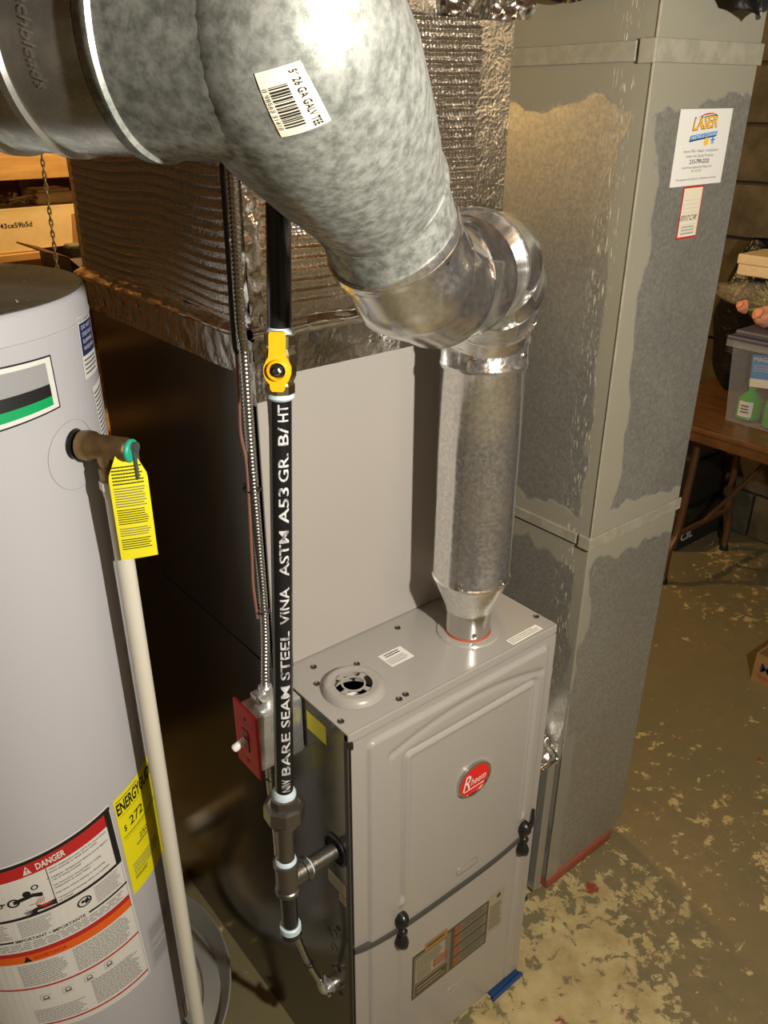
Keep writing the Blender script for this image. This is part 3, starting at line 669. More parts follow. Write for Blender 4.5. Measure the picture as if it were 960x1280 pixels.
# company sticker and service record tag
SO = Vector((0.7465, dy0, 1.5755)); fnS = plane_fn(SO, (1, 0, 0), (0, 0, 1), (0, -1, 0)); SW, SH = 0.150, 0.114
P = Print(fnS); P.rect(0, 0, SW, SH, paper, .0006); cs = P.build('company_sticker', rd)
P = Print(fnS)
P.text('LASER', 0.040, 0.083, 0.018, ink, w=0.070, bold=0.035, rot=.06, lift=.0010, shear=.2); P.text('LASER', 0.041, 0.0835, 0.0165, inky, w=0.067, bold=0.012, rot=.06, lift=.0013, shear=.2)
P.text('LASER', 0.041, 0.0835, 0.008, inko, w=0.067, bold=0.0, rot=.06, lift=.0015, shear=.2) if False else None
P.poly([(0.036, 0.066), (0.112, 0.073), (0.114, 0.081), (0.038, 0.075)], ink, .0010); P.poly([(0.037, 0.068), (0.112, 0.0745), (0.113, 0.081), (0.039, 0.0755)], inkb, .0012)
P.text('HEATING & COOLING', 0.040, 0.0695, 0.0050, paper, w=0.071, bold=.01, rot=.085, lift=.0015)
arc = [(0.050 + 0.055 * i / 12, 0.101 + 0.007 * math.sin(PI * (i / 12) * .8)) for i in range(13)]
P.poly(arc + [(x, y - 0.0022 * math.sin(PI * i / 12)) for i, (x, y) in reversed(list(enumerate(arc)))], inkr, .0012)
P.poly([(0.05, 0.0985), (0.075, 0.1035), (0.10, 0.1045), (0.075, 0.1018)], inkgreen, .0011)
P.ring(0.085, 0.0655, 0.0062, 0.0062, inky, lift=.0012)
for k in range(3): a = k * PI / 3; P.poly([(0.103 + math.cos(a) * .007 + math.sin(a) * .0008, 0.068 + math.sin(a) * .007 - math.cos(a) * .0008), (0.103 + math.cos(a) * .007 - math.sin(a) * .0008, 0.068 + math.sin(a) * .007 + math.cos(a) * .0008), (0.103 - math.cos(a) * .007 - math.sin(a) * .0008, 0.068 - math.sin(a) * .007 + math.cos(a) * .0008), (0.103 - math.cos(a) * .007 + math.sin(a) * .0008, 0.068 - math.sin(a) * .007 - math.cos(a) * .0008)], inkb, .0012 + .0001 * k)
lilac = mat('ink_lilac', (0.42, 0.40, 0.48)); salm = mat('ink_salmon', (0.62, 0.16, 0.12))
P.text('Service Plan \u2022 Repair \u2022 Installations', 0.025, 0.0505, 0.0042, lilac, w=0.100); P.text('Indoor Air Quality Products', 0.035, 0.0430, 0.0042, lilac, w=0.078)
P.text('215-799-2323', 0.047, 0.0335, 0.0062, salm, w=0.056, bold=.02); P.text('laserheatingandcooling.com', 0.028, 0.0265, 0.0034, inkl, w=0.086); P.text('PA 107237', 0.055, 0.0205, 0.0034, inkl, w=0.030)
P.text('This equipment has labels for maintenance & service', 0.014, 0.0085, 0.0036, salm, w=0.118)
P.build('print', cs)
SO2 = Vector((0.788, dy0, 1.4905)); fn2 = plane_fn(SO2, (1, 0, 0), (0, 0, 1), (0, -1, 0))
P = Print(fn2); P.rect(0, 0, 0.060, 0.084, inkr, .0004); P.rect(0.003, 0.0035, 0.057, 0.081, paper2, .0008); cs2 = P.build('service_tag', rd)
P = Print(fn2); P.text('SERVICE RECORD', 0.012, 0.0745, 0.0035, ink, w=0.036); P.text('DATE  BY', 0.018, 0.0690, 0.0032, inkg, w=0.024)
for k in range(9): P.rect(0.007, 0.010 + k * 0.0065, 0.053, 0.0104 + k * 0.0065, inkl, .0010)
P.text('07/17 C.W.', 0.003, 0.0300, 0.0085, ink, w=0.048, shear=.35, lift=.0013); P.greek(0.01, 0.006, 0.050, 0.022, 3, inkl, .4, 8, lift=.0012)
P.build('print', cs2)
# red board under the duct
b = MB(); box(b, (dx0 + 0.002, dy0 - 0.004, 0.0), (dx1 - 0.04, dy1, 0.030), brickred, 0.003)
tag(b.build('plinth', None), 'red painted board under the foot of the return duct', 'board')
# boot between furnace and duct
bt = thing('return_boot', 'sheet metal boot with foil tape joining furnace side to return duct', 'duct', (0.555, 0.3, 0))
bx0, bx1, by, bz = W + .001, dx0 - .0016, 0.130, 0.40
b = MB(); box(b, (bx0, by, 0.0), (bx1, 0.50, bz), bootm, 0.002); b.build('boot_body', bt, smooth=False)
b = MB(); box(b, (bx1 - 0.070, by - 0.012, 0.012), (bx1 - 0.062, by - .0005, bz), bootm, .001); b.build('flange', bt, smooth=False)
b = MB(); box(b, (bx1 - 0.034, by - 0.022, 0.012), (bx1 - 0.010, by - .0005, bz + 0.004), bootm, .002); b.build('flange', bt, smooth=False)
b = MB(); box(b, (bx1 - 0.0615, by - 0.003, 0.03), (bx1 - 0.0345, by - .0004, bz - .01), gasket); b.build('slot', bt, smooth=False)
b = MB()
def ft(u, v):
    x = bx0 + 0.001 + (bx1 - bx0 - 0.002) * u; p = Vector((x, by + 0.001 - 0.016 * (1 - v) + 0.05 * v, bz + 0.004 + 0.075 * v + 0.0)); p.z += abs(crinkle(p, 0.012, 40)); p.y += crinkle(p, 0.012, 55); return p
grid(b, ft, 50, 40, foil_tape)
tube(b, spline([(bx0 + .003, by - .018, bz - .004), (bx0 + .08, by - .022, bz), (bx1 - .03, by - .020, bz + .012), (bx1 - .004, by - .014, bz + .004)], 8), [0.006] * 24 + [0.009], foil_tape, 10)
b.build('foil_tape', bt, ang=70)
b = MB(); lathe(b, (bx1 - 0.066, by - 0.011, 0.028), (0, -1, 0), [(0, 0.007), (0.004, 0.007), (0.007, 0.003)], chrome, 12); b.build('screw', bt)
b = MB(); box(b, (bx1 - 0.09, by - .024, 0.0), (bx1 - 0.055, by - .004, 0.010), blackp, .002); b.build('foot', bt, smooth=False)

# ================================================================== VENT PIPE
VX, VY, VR = 0.3140, 0.0790, 0.0615
vp = thing('vent_pipe', 'shiny galvanized vent pipe rising from the furnace top', 'pipe', (VX, VY, H))
b = MB()
prof = [(0.165, VR), (0.40, VR), (0.545, VR)]
lathe(b, (VX, VY, H), (0, 0, 1), [(0.106, VR * .99), (0.108, VR + .0015), (0.111, VR + .0015), (0.114, VR), (0.25, VR), (0.34, VR), (0.456, VR), (0.458, VR + .0022), (0.464, VR + .0022), (0.466, VR + .0006), (0.497, VR + .0006)], galv_new, 72, closed_ends=False); b.build('pipe_shell', vp, ang=50)
b = MB(); lathe(b, (VX, VY, H), (0, 0, 1), [(0.050, 0.040), (0.056, 0.0405), (0.107, VR + .0005), (0.112, VR + .002), (0.114, VR)], galv_shiny, 64, closed_ends=False); b.build('reducer', vp, ang=25)
b = MB(); lathe(b, (VX, VY, H), (0, 0, 1), [(0.0015, 0.0395), (0.003, 0.0372), (0.046, 0.0372), (0.048, 0.0395), (0.054, 0.0400), (0.056, 0.0385)], galv_brush, 64, closed_ends=False)
b.build('collar', vp, ang=30)
b = MB(); lathe(b, (VX, VY, H), (0, 0, 1), [(0.0003, 0.053), (0.003, 0.051), (0.003, 0.0385), (0.006, 0.0378)], paint, 64, closed_ends=False); b.build('collar_flange', vp, ang=30)
b = MB(); lathe(b, (VX, VY, H), (0, 0, 1), [(0.0032, 0.0374), (0.0032, 0.0388), (0.0055, 0.0382), (0.006, 0.0374)], mat('red_silicone', (0.45, 0.06, 0.02), 0, .4), 64, closed_ends=False); b.build('silicone_bead', vp)
def screw(parent, p, n, r=0.0035):
    b = MB(); lathe(b, p, n, [(0, r * 1.3), (0.0012, r * 1.3), (0.0014, r), (0.004, r), (0.0045, r * .7)], chrome, 8); return b.build('screw', parent, smooth=False)
for (ang, z) in ((-150, H + .120), (-82, H + .120), (-150, H + .480), (-75, H + .480), (-118, H + 0.012)):
    a = math.radians(ang); r = VR if z > H + .1 else .0372; screw(vp, (VX + math.cos(a) * r, VY + math.sin(a) * r, z), (math.cos(a), math.sin(a), 0))
def cylfn(cx, cy, r, a0, z0): return lambda u, v, h=0.0: Vector((cx + (r + h) * math.cos(a0 + u / r), cy + (r + h) * math.sin(a0 + u / r), z0 + v))
P = Print(cylfn(VX, VY, VR, math.radians(-150), H + 0.255)); P.ring(0, 0, 0.018, 0.0012, galv_dull, lift=.0006); P.text('5', -.004, .0, .007, galv_dull, lift=.0006); P.text('GA', -.005, -.011, .005, galv_dull, lift=.0006); P.build('stamped_mark', vp)

E1 = Vector((-0.0518, -0.1313, 1.6341)); E0 = Vector((-0.0319, -0.1300, 1.5900))      # upper and lower bead of the tee's leg
BD = Vector((0.73082, 0.45356, -0.51009)).normalized()
E0 = Vector((-0.0200, -0.1180, 1.5900)); CD = (E0 - E1).normalized(); CL = (E0 - E1).length
def gored(b, pts, mt, r, bead=0.0022, n=72):
    P_ = []; R_ = []
    pts = [Vector(p) for p in pts]
    for i, p in enumerate(pts):
        if 0 < i < len(pts) - 1:
            a = (pts[i - 1] - p).normalized(); c = (pts[i + 1] - p).normalized(); e = 0.0035
            P_ += [p + a * e, p, p + c * e]; R_ += [r, r + bead, r]
        else: P_.append(p); R_.append(r)
    tube(b, P_, R_, mt, n, cap=False)
path = [E0 + CD * 0.004, Vector((0.005, -0.115, 1.556)), Vector((0.055, -0.095, 1.537)), Vector((0.115, -0.068, 1.533)), Vector((0.165, -0.040, 1.535))]
el = thing('vent_elbow', 'shiny adjustable galvanized elbow at the lower end of the flue tee', 'elbow', tuple(path[2]))
b = MB(); gored(b, path, galv_shiny, VR + 0.001); b.build('elbow_gores', el, ang=60)
for k, (p, d) in enumerate(((path[0], path[1] - path[0]), (path[-1], path[-1] - path[-2]))):
    b = MB(); d = d.normalized(); lathe(b, p - d * .006, d, [(0, VR + .0005), (0.001, VR + .003), (0.006, VR + .0035), (0.010, VR + .003), (0.012, VR + .0008)], galv_new, 72, closed_ends=False); b.build('crimp_ring', el)
path2 = [Vector((0.1665, -0.0392, 1.535)), Vector((0.222, -0.008, 1.525)), Vector((0.268, 0.022, 1.495)), Vector((0.300, 0.058, 1.452)), Vector((VX, VY, 1.4095))]
el2 = thing('vent_elbow', 'second galvanized elbow turning down into the top of the vent pipe', 'elbow', tuple(path2[2]))
b = MB(); gored(b, path2, galv_shiny, VR, 0.003); b.build('elbow_gores', el2, ang=60)
b = MB(); lathe(b, (VX, VY, 1.402), (0, 0, 1), [(0, VR + .0005), (0.001, VR + .003), (0.007, VR + .0032), (0.009, VR + .0008)], galv_new, 72, closed_ends=False); b.build('crimp_ring', el2)
for f_, k in ((path2, 1), (path2, 3)):
    p = f_[k]; n_ = (CAM - p); d = (f_[k + 1] - f_[k - 1]).normalized(); n_ = (n_ - d * n_.dot(d)).normalized(); screw(el2, p + n_ * VR + Vector((0, 0, .01)), n_)

# flue tee: conical leg from the run down to the elbow
FW_R = 0.077
J = E1 - BD * 0.215
AD = Vector((-0.3192 + 0.2055, -0.0421 + 0.2268, 1.7468 - 1.7413)).normalized()
te = thing('flue_tee', 'large spangled galvanized flue tee close overhead with a barcode sticker', 'pipe', tuple(E1 - BD * .1))
TR = FW_R
b = MB()
prof = [(0.0, VR + .0005), (0.02, 0.0645), (0.09, 0.0735), (0.16, 0.0800), (0.215, FW_R + .001)] + [(0.215 + (FW_R + .001) * math.sin(t), (FW_R + .001) * math.cos(t)) for t in [PI / 2 * i / 12 for i in range(1, 12)]]
lathe(b, E1, -BD, prof, galv, 96, closed_ends=False)
b.build('tee_body', te, ang=60)
b = MB(); lathe(b, E1, CD, [(0.001, VR), (CL, VR)], galv, 96, closed_ends=False); b.build('tee_collar', te, ang=40)
for (pc, dc, rr, mm_) in ((E1, (BD + CD).normalized(), 0.0034, galv), (E0, CD, 0.0032, galv_shiny)):
    b = MB(); lathe(b, pc, dc, [(-0.005, VR + .0005), (-0.003, VR + rr), (0.002, VR + rr), (0.005, VR)], mm_, 96, closed_ends=False); b.build('bead', te)
b = MB(); lathe(b, J, AD, [(0.0, FW_R), (0.080, FW_R), (0.082, FW_R + .003), (0.090, FW_R + .003), (0.093, FW_R)], galv, 96, closed_ends=False); b.build('tee_branch', te, ang=50)
for ang in (20, 75):
    a = math.radians(ang)
    for dd in (0.012,):
        nrm = (CAM - E0); nrm = (nrm - BD * nrm.dot(BD)).normalized(); side = BD.cross(nrm)
        m_ = nrm * math.cos(a - .9) + side * math.sin(a - .9) * -1; screw(te, E0 - CD * dd + m_ * (VR), m_, .003)
# barcode sticker on the rounded shoulder of the tee
SA, SB, SC_, SD_ = Vector((-0.2598, -0.2822, 1.7183)), Vector((-0.2396, -0.2979, 1.7247)), Vector((-0.2128, -0.2891, 1.6944)), Vector((-0.2374, -0.2723, 1.6856))
SL, SWD = 0.041, 0.026
def teefn(u, v, h=0.0):     # u down the long side, v across
    a, c = u / SL, v / SWD; p = (SA * (1 - a) + SD_ * a) * (1 - c) + (SB * (1 - a) + SC_ * a) * c
    return J + (p - J).normalized() * (FW_R + .0014 + h)
P = Print(teefn); nq = 8; rr_ = 0.003
vs = [teefn(SL * i / nq, SWD * k / nq) for i in range(nq + 1) for k in range(nq + 1)]
P.b.add(vs, [(i * (nq + 1) + k, (i + 1) * (nq + 1) + k, (i + 1) * (nq + 1) + k + 1, i * (nq + 1) + k + 1) for i in range(nq) for k in range(nq)], paper2)
st = P.build('barcode_sticker', te)

# flue pipe run to the left
fp = thing('flue_pipe', 'dark banded galvanized flue pipe running left from the tee', 'pipe', tuple(J + AD * .3))
FR = FW_R - .0006
def pp(h): return (h, FR)
b = MB(); prof = [(0.094, FR), (0.130, FR)]
for h in (0.150, 0.200, 0.300):
    prof += [(h, FR), (h + .002, FR + .0030), (h + .008, FR + .0030), (h + .010, FR), (h + .012, FR - .0008), (h + .016, FR)]
prof += [(0.80, FR)]
lathe(b, J, AD, prof, galv_dull, 96, closed_ends=False); b.build('pipe_shell', fp, ang=25)
P = Print(lambda u, v, h=0.0: J + AD * (0.125 - v) + (lambda q: q)(Vector((0, 0, 0))) + (lambda a: (FA * math.cos(a) + FB * math.sin(a)) * (FR + h))(u / FR))
fz = (CAM - (J + AD * .12)); FA = (fz - AD * fz.dot(AD)).normalized(); FB = FA.cross(AD)
P.text('machbleads', -0.030, -0.005, 0.008, mat('scribed_mark', (.60, .60, .56), .8, .3), w=0.060, shear=.3, lift=.0006); P.build('stamped_mark', fp)

# print on tee sticker
P = Print(teefn)
R = random.Random(3); u = 0.009
while u < 0.035:
    wv = R.choice([0.0004, 0.0008, 0.0012])
    for k in range(3): P.rect(u, 0.0045 + k * .0033, u + wv, 0.0078 + k * .0033, ink, .0004)
    u += wv + R.choice([0.0004, 0.0008])
P.text('5" 26 GA GALV TEE', 0.003, 0.0180, 0.0042, ink, w=0.036, bold=.0, lift=.0005)
P.text('0 98562 31410', 0.009, 0.0012, 0.0022, ink, w=0.026, lift=.0005)
P.build('print', st)

# ================================================================== GAS LINE
GX, GY = -0.0800, 0.0346
gt = Vector((-0.0535, 0.0346, 1.75)); gb = Vector((-0.0820, 0.0346, 0.84))
gdir = (Vector((-0.0561, 0.0346, 1.4231)) - Vector((-0.0859, 0.0346, 0.8446))).normalized()
def gp(z): base = Vector((-0.0859, 0.0346, 0.8446)); return base + gdir * ((z - 0.8446) / gdir.z)
PRD = 0.0132
gl = thing('gas_pipe', 'black steel gas pipe with white lettering running down in front of the cabinet', 'pipe', tuple(gp(1.1)))
b = MB(); tube(b, [gp(0.830), gp(1.415)], PRD, blackpipe, 32); sp_ = b.build('lower_pipe', gl, ang=50)
b = MB(); tube(b, [gp(1.479), gp(1.95)], PRD, blackpipe, 32); b.build('upper_pipe', gl, ang=50)
nrm = Vector((-.35, -.93, 0)).normalized(); sdd = nrm.cross(gdir)
a_, _ , _ = frame(gdir)
def pipefn(u, v, h=0.0):     # u up the pipe, v to the left of it
    a = v / PRD; return gp(0.835) + gdir * u + (nrm * math.cos(a) + sdd * math.sin(a) * 1) * (PRD + h)
P = Print(pipefn)
for (word, za, zb) in (('NIW', .842, .864), ('BARE', .872, .945), ('SEAM', .955, 1.022), ('STEEL', 1.032, 1.106), ('VINA', 1.117, 1.170), ('ASTM', 1.186, 1.248), ('A53', 1.257, 1.304), ('GR.', 1.311, 1.346), ('B/', 1.356, 1.378), ('HT', 1.384, 1.404)):
    P.text(word, za - .835, -0.0060, 0.0115, whiteprint, w=zb - za, bold=.015)
P.build('print', sp_)
# shut-off valve
vz = 1.447; vc = gp(vz)
va = thing('gas_valve', 'ball valve with yellow lever on the gas pipe', 'valve', tuple(vc))
b = MB(); lathe(b, gp(1.412), gdir, [(0, PRD + .001), (0.002, 0.0170), (0.012, 0.0170), (0.015, 0.0155), (0.022, 0.0185), (0.035, 0.0190), (0.047, 0.0185), (0.053, 0.0155), (0.056, 0.0175), (0.067, 0.0175), (0.070, PRD + .002)], brass_bright, 8, closed_ends=True)
b.build('valve_body', va, ang=20)
b = MB(); lathe(b, gp(1.406), gdir, [(0, PRD + .0004), (0.003, PRD + .003), (0.007, PRD + .002)], sealant, 24); b.build('pipe_dope', va)
b = MB(); lathe(b, gp(1.480), gdir, [(0, PRD + .002), (0.003, PRD + .003), (0.007, PRD + .0004)], sealant, 24); b.build('pipe_dope', va)
vn = Vector((-0.62, -0.78, 0)).normalized(); vs_ = gdir.cross(vn).normalized()
b = MB(); lathe(b, vc + vn * 0.013, vn, [(0, 0.0075), (0.012, 0.0075)], brass_bright, 20); b.build('stem', va)
b = MB(); hc = vc + vn * 0.024
prof = [(-0.024, 0.006), (-0.021, 0.008), (-0.016, 0.0085), (-0.011, 0.0125), (-0.004, 0.0150), (0.003, 0.0150), (0.011, 0.0115), (0.014, 0.0095), (0.024, 0.0090), (0.038, 0.0090), (0.041, 0.0075)]
vs = []
for (z, hw) in prof:
    for (sx, dn) in ((-1, 0), (1, 0), (1, 0.006), (-1, 0.006)): vs.append(hc + Vector((0, 0, 0)) + gdir * z + vs_ * (sx * hw) + vn * dn * .8)
fs = [(4 * i + a, 4 * i + (a + 1) % 4, 4 * i + 4 + (a + 1) % 4, 4 * i + 4 + a) for i in range(len(prof) - 1) for a in range(4)] + [(0, 1, 2, 3), tuple(4 * (len(prof) - 1) + i for i in range(4))]
b.add(vs, fs, yellow)
lathe(b, hc + vn * 0.0046, vn, [(0, 0.0120), (0.004, 0.0112), (0.0045, 0.0092), (0.001, 0.0082)], yellow, 28, closed_ends=False)
ho = b.build('lever', va, ang=30)
b = MB(); lathe(b, hc + vn * 0.0050, vn, [(0, 0.0078), (0.0014, 0.0078)], blackp, 24); lathe(b, hc + vn * 0.0064, vn, [(0, 0.0050), (0.005, 0.0050), (0.006, 0.003)], chrome, 6); b.build('lever_nut', va, smooth=False)
# union, nipple, tee, drip leg
ur = thing('pipe_union', 'grey hexagonal pipe union at the lower end of the gas pipe', 'fitting', tuple(gp(0.76)))
b = MB(); base = gp(0.830)
lathe(b, base, -gdir, [(-0.006, PRD + .001), (0.0, PRD + .004), (0.006, PRD + .004)], sealant, 24); b.build('pipe_dope', ur)
b = MB(); lathe(b, base, -gdir, [(0.004, 0.017), (0.006, 0.021), (0.022, 0.021), (0.024, 0.019)], fitting, 8, a0=.2); b.build('upper_hex', ur, smooth=False)
b = MB(); lathe(b, base, -gdir, [(0.020, 0.024), (0.022, 0.030), (0.044, 0.030), (0.046, 0.026)], fitting, 8, a0=.5); b.build('union_nut', ur, smooth=False)
b = MB(); lathe(b, base, -gdir, [(0.045, 0.021), (0.058, 0.021), (0.060, 0.018)], fitting, 24); b.build('lower_collar', ur, ang=30)
TZ = 0.6546; tp = Vector((GX, GY, TZ)); tp.x = gp(TZ).x + .004
ni = MB(); tube(ni, [gp(0.780), Vector((tp.x, GY, TZ + 0.030))], PRD, fitting, 28); tag(ni.build('pipe_nipple', None, ang=50), 'short steel pipe nipple between the union and the gas tee', 'fitting')
gtee = thing('pipe_tee', 'cast iron gas tee with side pipe entering the furnace side', 'fitting', tuple(tp))
b = MB(); lathe(b, tp + Vector((0, 0, -0.023)), (0, 0, 1), [(0, 0.0165), (0.001, 0.0195), (0.008, 0.0195), (0.010, 0.0175), (0.055, 0.0175), (0.057, 0.0195), (0.064, 0.0195), (0.065, 0.0165)], fitting, 32); b.build('tee_body', gtee, ang=25)
b = MB(); lathe(b, tp + Vector((0.006, 0, 0)), (1, 0, 0), [(0, 0.0165), (0.022, 0.0165), (0.023, 0.0195), (0.031, 0.0195), (0.032, 0.0165)], fitting, 32); b.build('tee_branch', gtee, ang=25)
b = MB(); lathe(b, tp + Vector((0, 0, 0.042)), (0, 0, 1), [(0, 0.0165), (0.003, 0.0158), (0.006, PRD)], sealant, 24); b.build('pipe_dope', gtee); b = MB(); lathe(b, tp + Vector((0.036, 0, 0)), (1, 0, 0), [(0, 0.0165), (0.004, 0.0155), (0.006, PRD)], sealant, 24); b.build('pipe_dope', gtee)
b = MB(); tube(b, [tp + Vector((0.036, 0, 0)), Vector((-0.0006, GY, TZ))], PRD, fitting, 28); b.build('side_nipple', gtee, ang=50)
dl = thing('drip_leg', 'black capped drip leg hanging below the gas tee', 'pipe', tuple(tp - Vector((0, 0, .08))))
b = MB(); tube(b, [tp - Vector((0, 0, 0.0235)), tp - Vector((0, 0, 0.110))], PRD, blackpipe, 28); b.build('leg_pipe', dl, ang=50)
b = MB(); lathe(b, tp - Vector((0, 0, 0.098)), (0, 0, -1), [(0, PRD + .001), (0.002, PRD + .0035), (0.012, PRD + .004), (0.013, PRD + .001)], sealant, 28); b.build('pipe_dope', dl)
b = MB(); lathe(b, tp - Vector((0, 0, 0.1095)), (0, 0, -1), [(0, 0.0175), (0.010, 0.0175), (0.014, 0.014), (0.015, 0.008)], blackpipe, 28); b.build('pipe_cap', dl, ang=40)

# ================================================================== SWITCH BOX AND CONDUIT
BXl, BXr, BYf, BYb, BZ0, BZ1 = -0.082, -0.0015, 0.106, 0.158, 0.808, 0.912
sb = thing('switch_box', 'zinc electrical box with red emergency switch cover beside the gas pipe', 'switch', (-0.04, 0.13, 0.86))
b = MB(); box(b, (BXl, BYf, BZ0), (BXr, BYb, BZ1), boxm, 0.006); b.build('box_body', sb, ang=35)
for (z) in (0.838, 0.880):
    b = MB(); lathe(b, (BXl + .034, BYf, z), (0, -1, 0), [(0.0002, 0.0115), (0.001, 0.011), (0.001, 0.010), (-0.0006, 0.0095)], boxm, 28); b.build('knockout', sb)
b = MB(); box(b, (BXl - 0.006, BYf - 0.006, BZ0 - 0.008), (BXl - 0.0002, BYb + 0.008, BZ1 + 0.006), red, 0.003); b.build('cover_plate', sb, ang=35)
b = MB(); box(b, (BXl - 0.0075, (BYf + BYb) / 2 - .008, 0.840), (BXl - 0.0062, (BYf + BYb) / 2 + .010, 0.878), redd, .0005); b.build('switch_recess', sb, smooth=False)
b = MB(); lathe(b, (BXl - .007, (BYf + BYb) / 2 + .001, 0.860), (-0.93, 0, -.35), [(0, 0.0055), (0.013, 0.0062), (0.020, 0.0062), (0.023, 0.0045), (0.024, .001)], white, 16); b.build('toggle', sb)
for z in (0.820, 0.898):
    b = MB(); lathe(b, (BXl - 0.006, (BYf + BYb) / 2, z), (-1, 0, 0), [(0, 0.0035), (0.0014, 0.003)], redd, 12); b.build('screw', sb)
P = Print(plane_fn((BXl - .006, BYb, 0.832), (0, -1, 0), (0, 0, 1), (-1, 0, 0))); P.text('EMERGENCY', 0.004, 0.056, .004, redd, w=.044); P.text('SWITCH', 0.010, -.014, .004, redd, w=.03); P.build('print', sb)
def armoured(b, pts, r, mt, pitch=0.0052, n=16):
    pts = spline(pts, 10); L = [0]
    for i in range(1, len(pts)): L.append(L[-1] + (pts[i] - pts[i - 1]).length)
    P_ = []; R_ = []; s = 0.0; i = 0; k = 0
    step = pitch / 4
    while s < L[-1]:
        while L[i + 1] < s: i += 1
        f = (s - L[i]) / max(L[i + 1] - L[i], 1e-9); P_.append(pts[i].lerp(pts[i + 1], f)); R_.append(r * (0.84, 0.97, 1.03, 0.97)[k % 4]); s += step; k += 1
    tube(b, P_, R_, mt, n)
XQ = -0.020
cpts = [(-0.028, 0.150, 1.90), (-0.030, 0.150, 1.78), (-0.031, 0.152, 1.62), (-0.034, 0.152, 1.47), (-0.031, 0.154, 1.428), (-0.031, 0.156, 1.290), (-0.030, 0.154, 1.05), (-0.046, 0.136, 0.955), (-0.050, 0.132, 0.930)]
cv = thing('flexible_conduit', 'ribbed steel flexible conduit coming down to the top of the switch box', 'conduit', (-0.026, 0.165, 1.3))
b = MB(); armoured(b, cpts, 0.0066, conduit_m); b.build('armour', cv, ang=80)
b = MB(); e = Vector(cpts[-1]); lathe(b, Vector((e.x, e.y, BZ1 + .030)), (0, 0, -1), [(0, 0.009), (0.002, 0.0105), (0.020, 0.0105), (0.021, 0.0125), (0.0295, 0.0125)], boxm, 20)
box(b, (e.x - 0.022, e.y - .012, BZ1 + .0105), (e.x - .004, e.y + .008, BZ1 + .024), boxm, .003)
lathe(b, (e.x - .018, e.y - .012, BZ1 + .018), (-.5, -1, 0), [(0, .004), (.006, .004), (.0065, .002)], chrome, 10); b.build('connector', cv, ang=35)
tw = thing('thermostat_wire', 'thin brown and dark wires tied along the upper conduit', 'wire', (-0.035, 0.165, 1.2))
b = MB(); tube(b, spline([(-0.0420, 0.152, 1.90), (-0.0430, 0.152, 1.62), (-0.0450, 0.152, 1.46), (-0.0420, 0.152, 1.43)], 8), 0.0030, wired, 10); b.build('dark_sleeve', tw)
b = MB(); tube(b, spline([(-0.0425, 0.152, 1.435), (-0.0440, 0.152, 1.38), (-0.0460, 0.152, 1.33), (-0.0410, 0.152, 1.29), (-0.0420, 0.150, 1.25), (-0.0440, 0.151, 1.15), (-0.0450, 0.152, 1.10), (-0.0420, 0.152, 1.045)], 8), 0.0022, wire, 10); b.build('brown_wire', tw)
b = MB(); tube(b, spline([(-0.0380, 0.149, 1.30), (-0.0390, 0.148, 1.2), (-0.029, 0.154, 1.0), (-0.0410, 0.146, 0.96), (-.036, .17, .935)], 8), 0.0018, wired, 8); b.build('dark_wire', tw)
def zip_tie(p, d, r, label, grp):
    b = MB(); A, B_, D = frame(d); p = Vector(p)
    pts = [p + (A * math.cos(t) + B_ * math.sin(t) * .8) * r for t in [2 * PI * i / 20 for i in range(21)]]
    tube(b, pts, 0.0016, blackp, 6); box(b, (-.003, -.003, -.003), (.003, .003, .003), blackp, .0005, Matrix.Translation(p - A * r))
    tube(b, [p - A * r, p - A * (r + .012) + Vector((0, 0, .001))], .0009, blackp, 5)
    return tag(b.build('cable_tie', None), label, 'cable tie', 'black cable ties')
zip_tie((-0.034, 0.155, 1.245), (0, 0, 1), 0.0125, 'black cable tie round the conduit midway down the cabinet', 'g')
zip_tie((-0.033, 0.153, 1.055), (0, 0, 1), 0.0120, 'black cable tie round the conduit just above the switch box', 'g')
# lower conduit from the box to the furnace side
lc = thing('flexible_conduit', 'thinner ribbed conduit hanging from below the switch box to the furnace side', 'conduit', (-0.03, 0.14, 0.6))
lp = [(-0.054, 0.132, 0.800), (-0.054, 0.132, 0.74), (-0.050, 0.132, 0.64), (-0.056, 0.120, 0.56), (-0.056, 0.105, 0.50), (-0.052, 0.090, 0.450), (-0.042, 0.072, 0.385), (-0.028, 0.066, 0.335), (-0.019, 0.064, 0.312)]
b = MB(); armoured(b, lp, 0.0058, conduit_m, .0050); b.build('armour', lc, ang=80)
b = MB(); lathe(b, (-0.054, 0.132, 0.8075), (0, 0, -1), [(0, 0.0095), (0.010, 0.0095), (0.011, 0.008)], boxm, 16); b.build('upper_connector', lc, ang=35)
b = MB(); tube(b, spline([(-0.020, 0.0645, 0.322), (-0.018, 0.063, 0.302), (-0.012, 0.062, 0.293), (-0.0006, 0.062, 0.291)], 6), [0.0095] * 9 + [0.011] * 4 + [.0135] * 6, boxm, 20); tube(b, [(-0.026, 0.052, 0.325), (-0.012, 0.074, 0.322)], 0.0035, chrome, 8)
lathe(b, (-0.012, .062, .293), (0, -1, -.2), [(0, .006), (.016, .006), (.017, .003)], chrome, 10); b.build('elbow_connector', lc, ang=50)
zip_tie((-0.0515, 0.132, 0.675), (0, 0, 1), 0.0085, 'black cable tie round the thin conduit behind the gas tee', 'g')
zip_tie((-0.054, 0.132, 0.765), (0, 0, 1), 0.0085, 'black cable tie round the thin conduit just below the switch box', 'g')
zip_tie((-0.040, 0.0695, 0.375), (-.3, .3, 1), 0.0085, 'black cable tie round the thin conduit above its elbow connector', 'g')

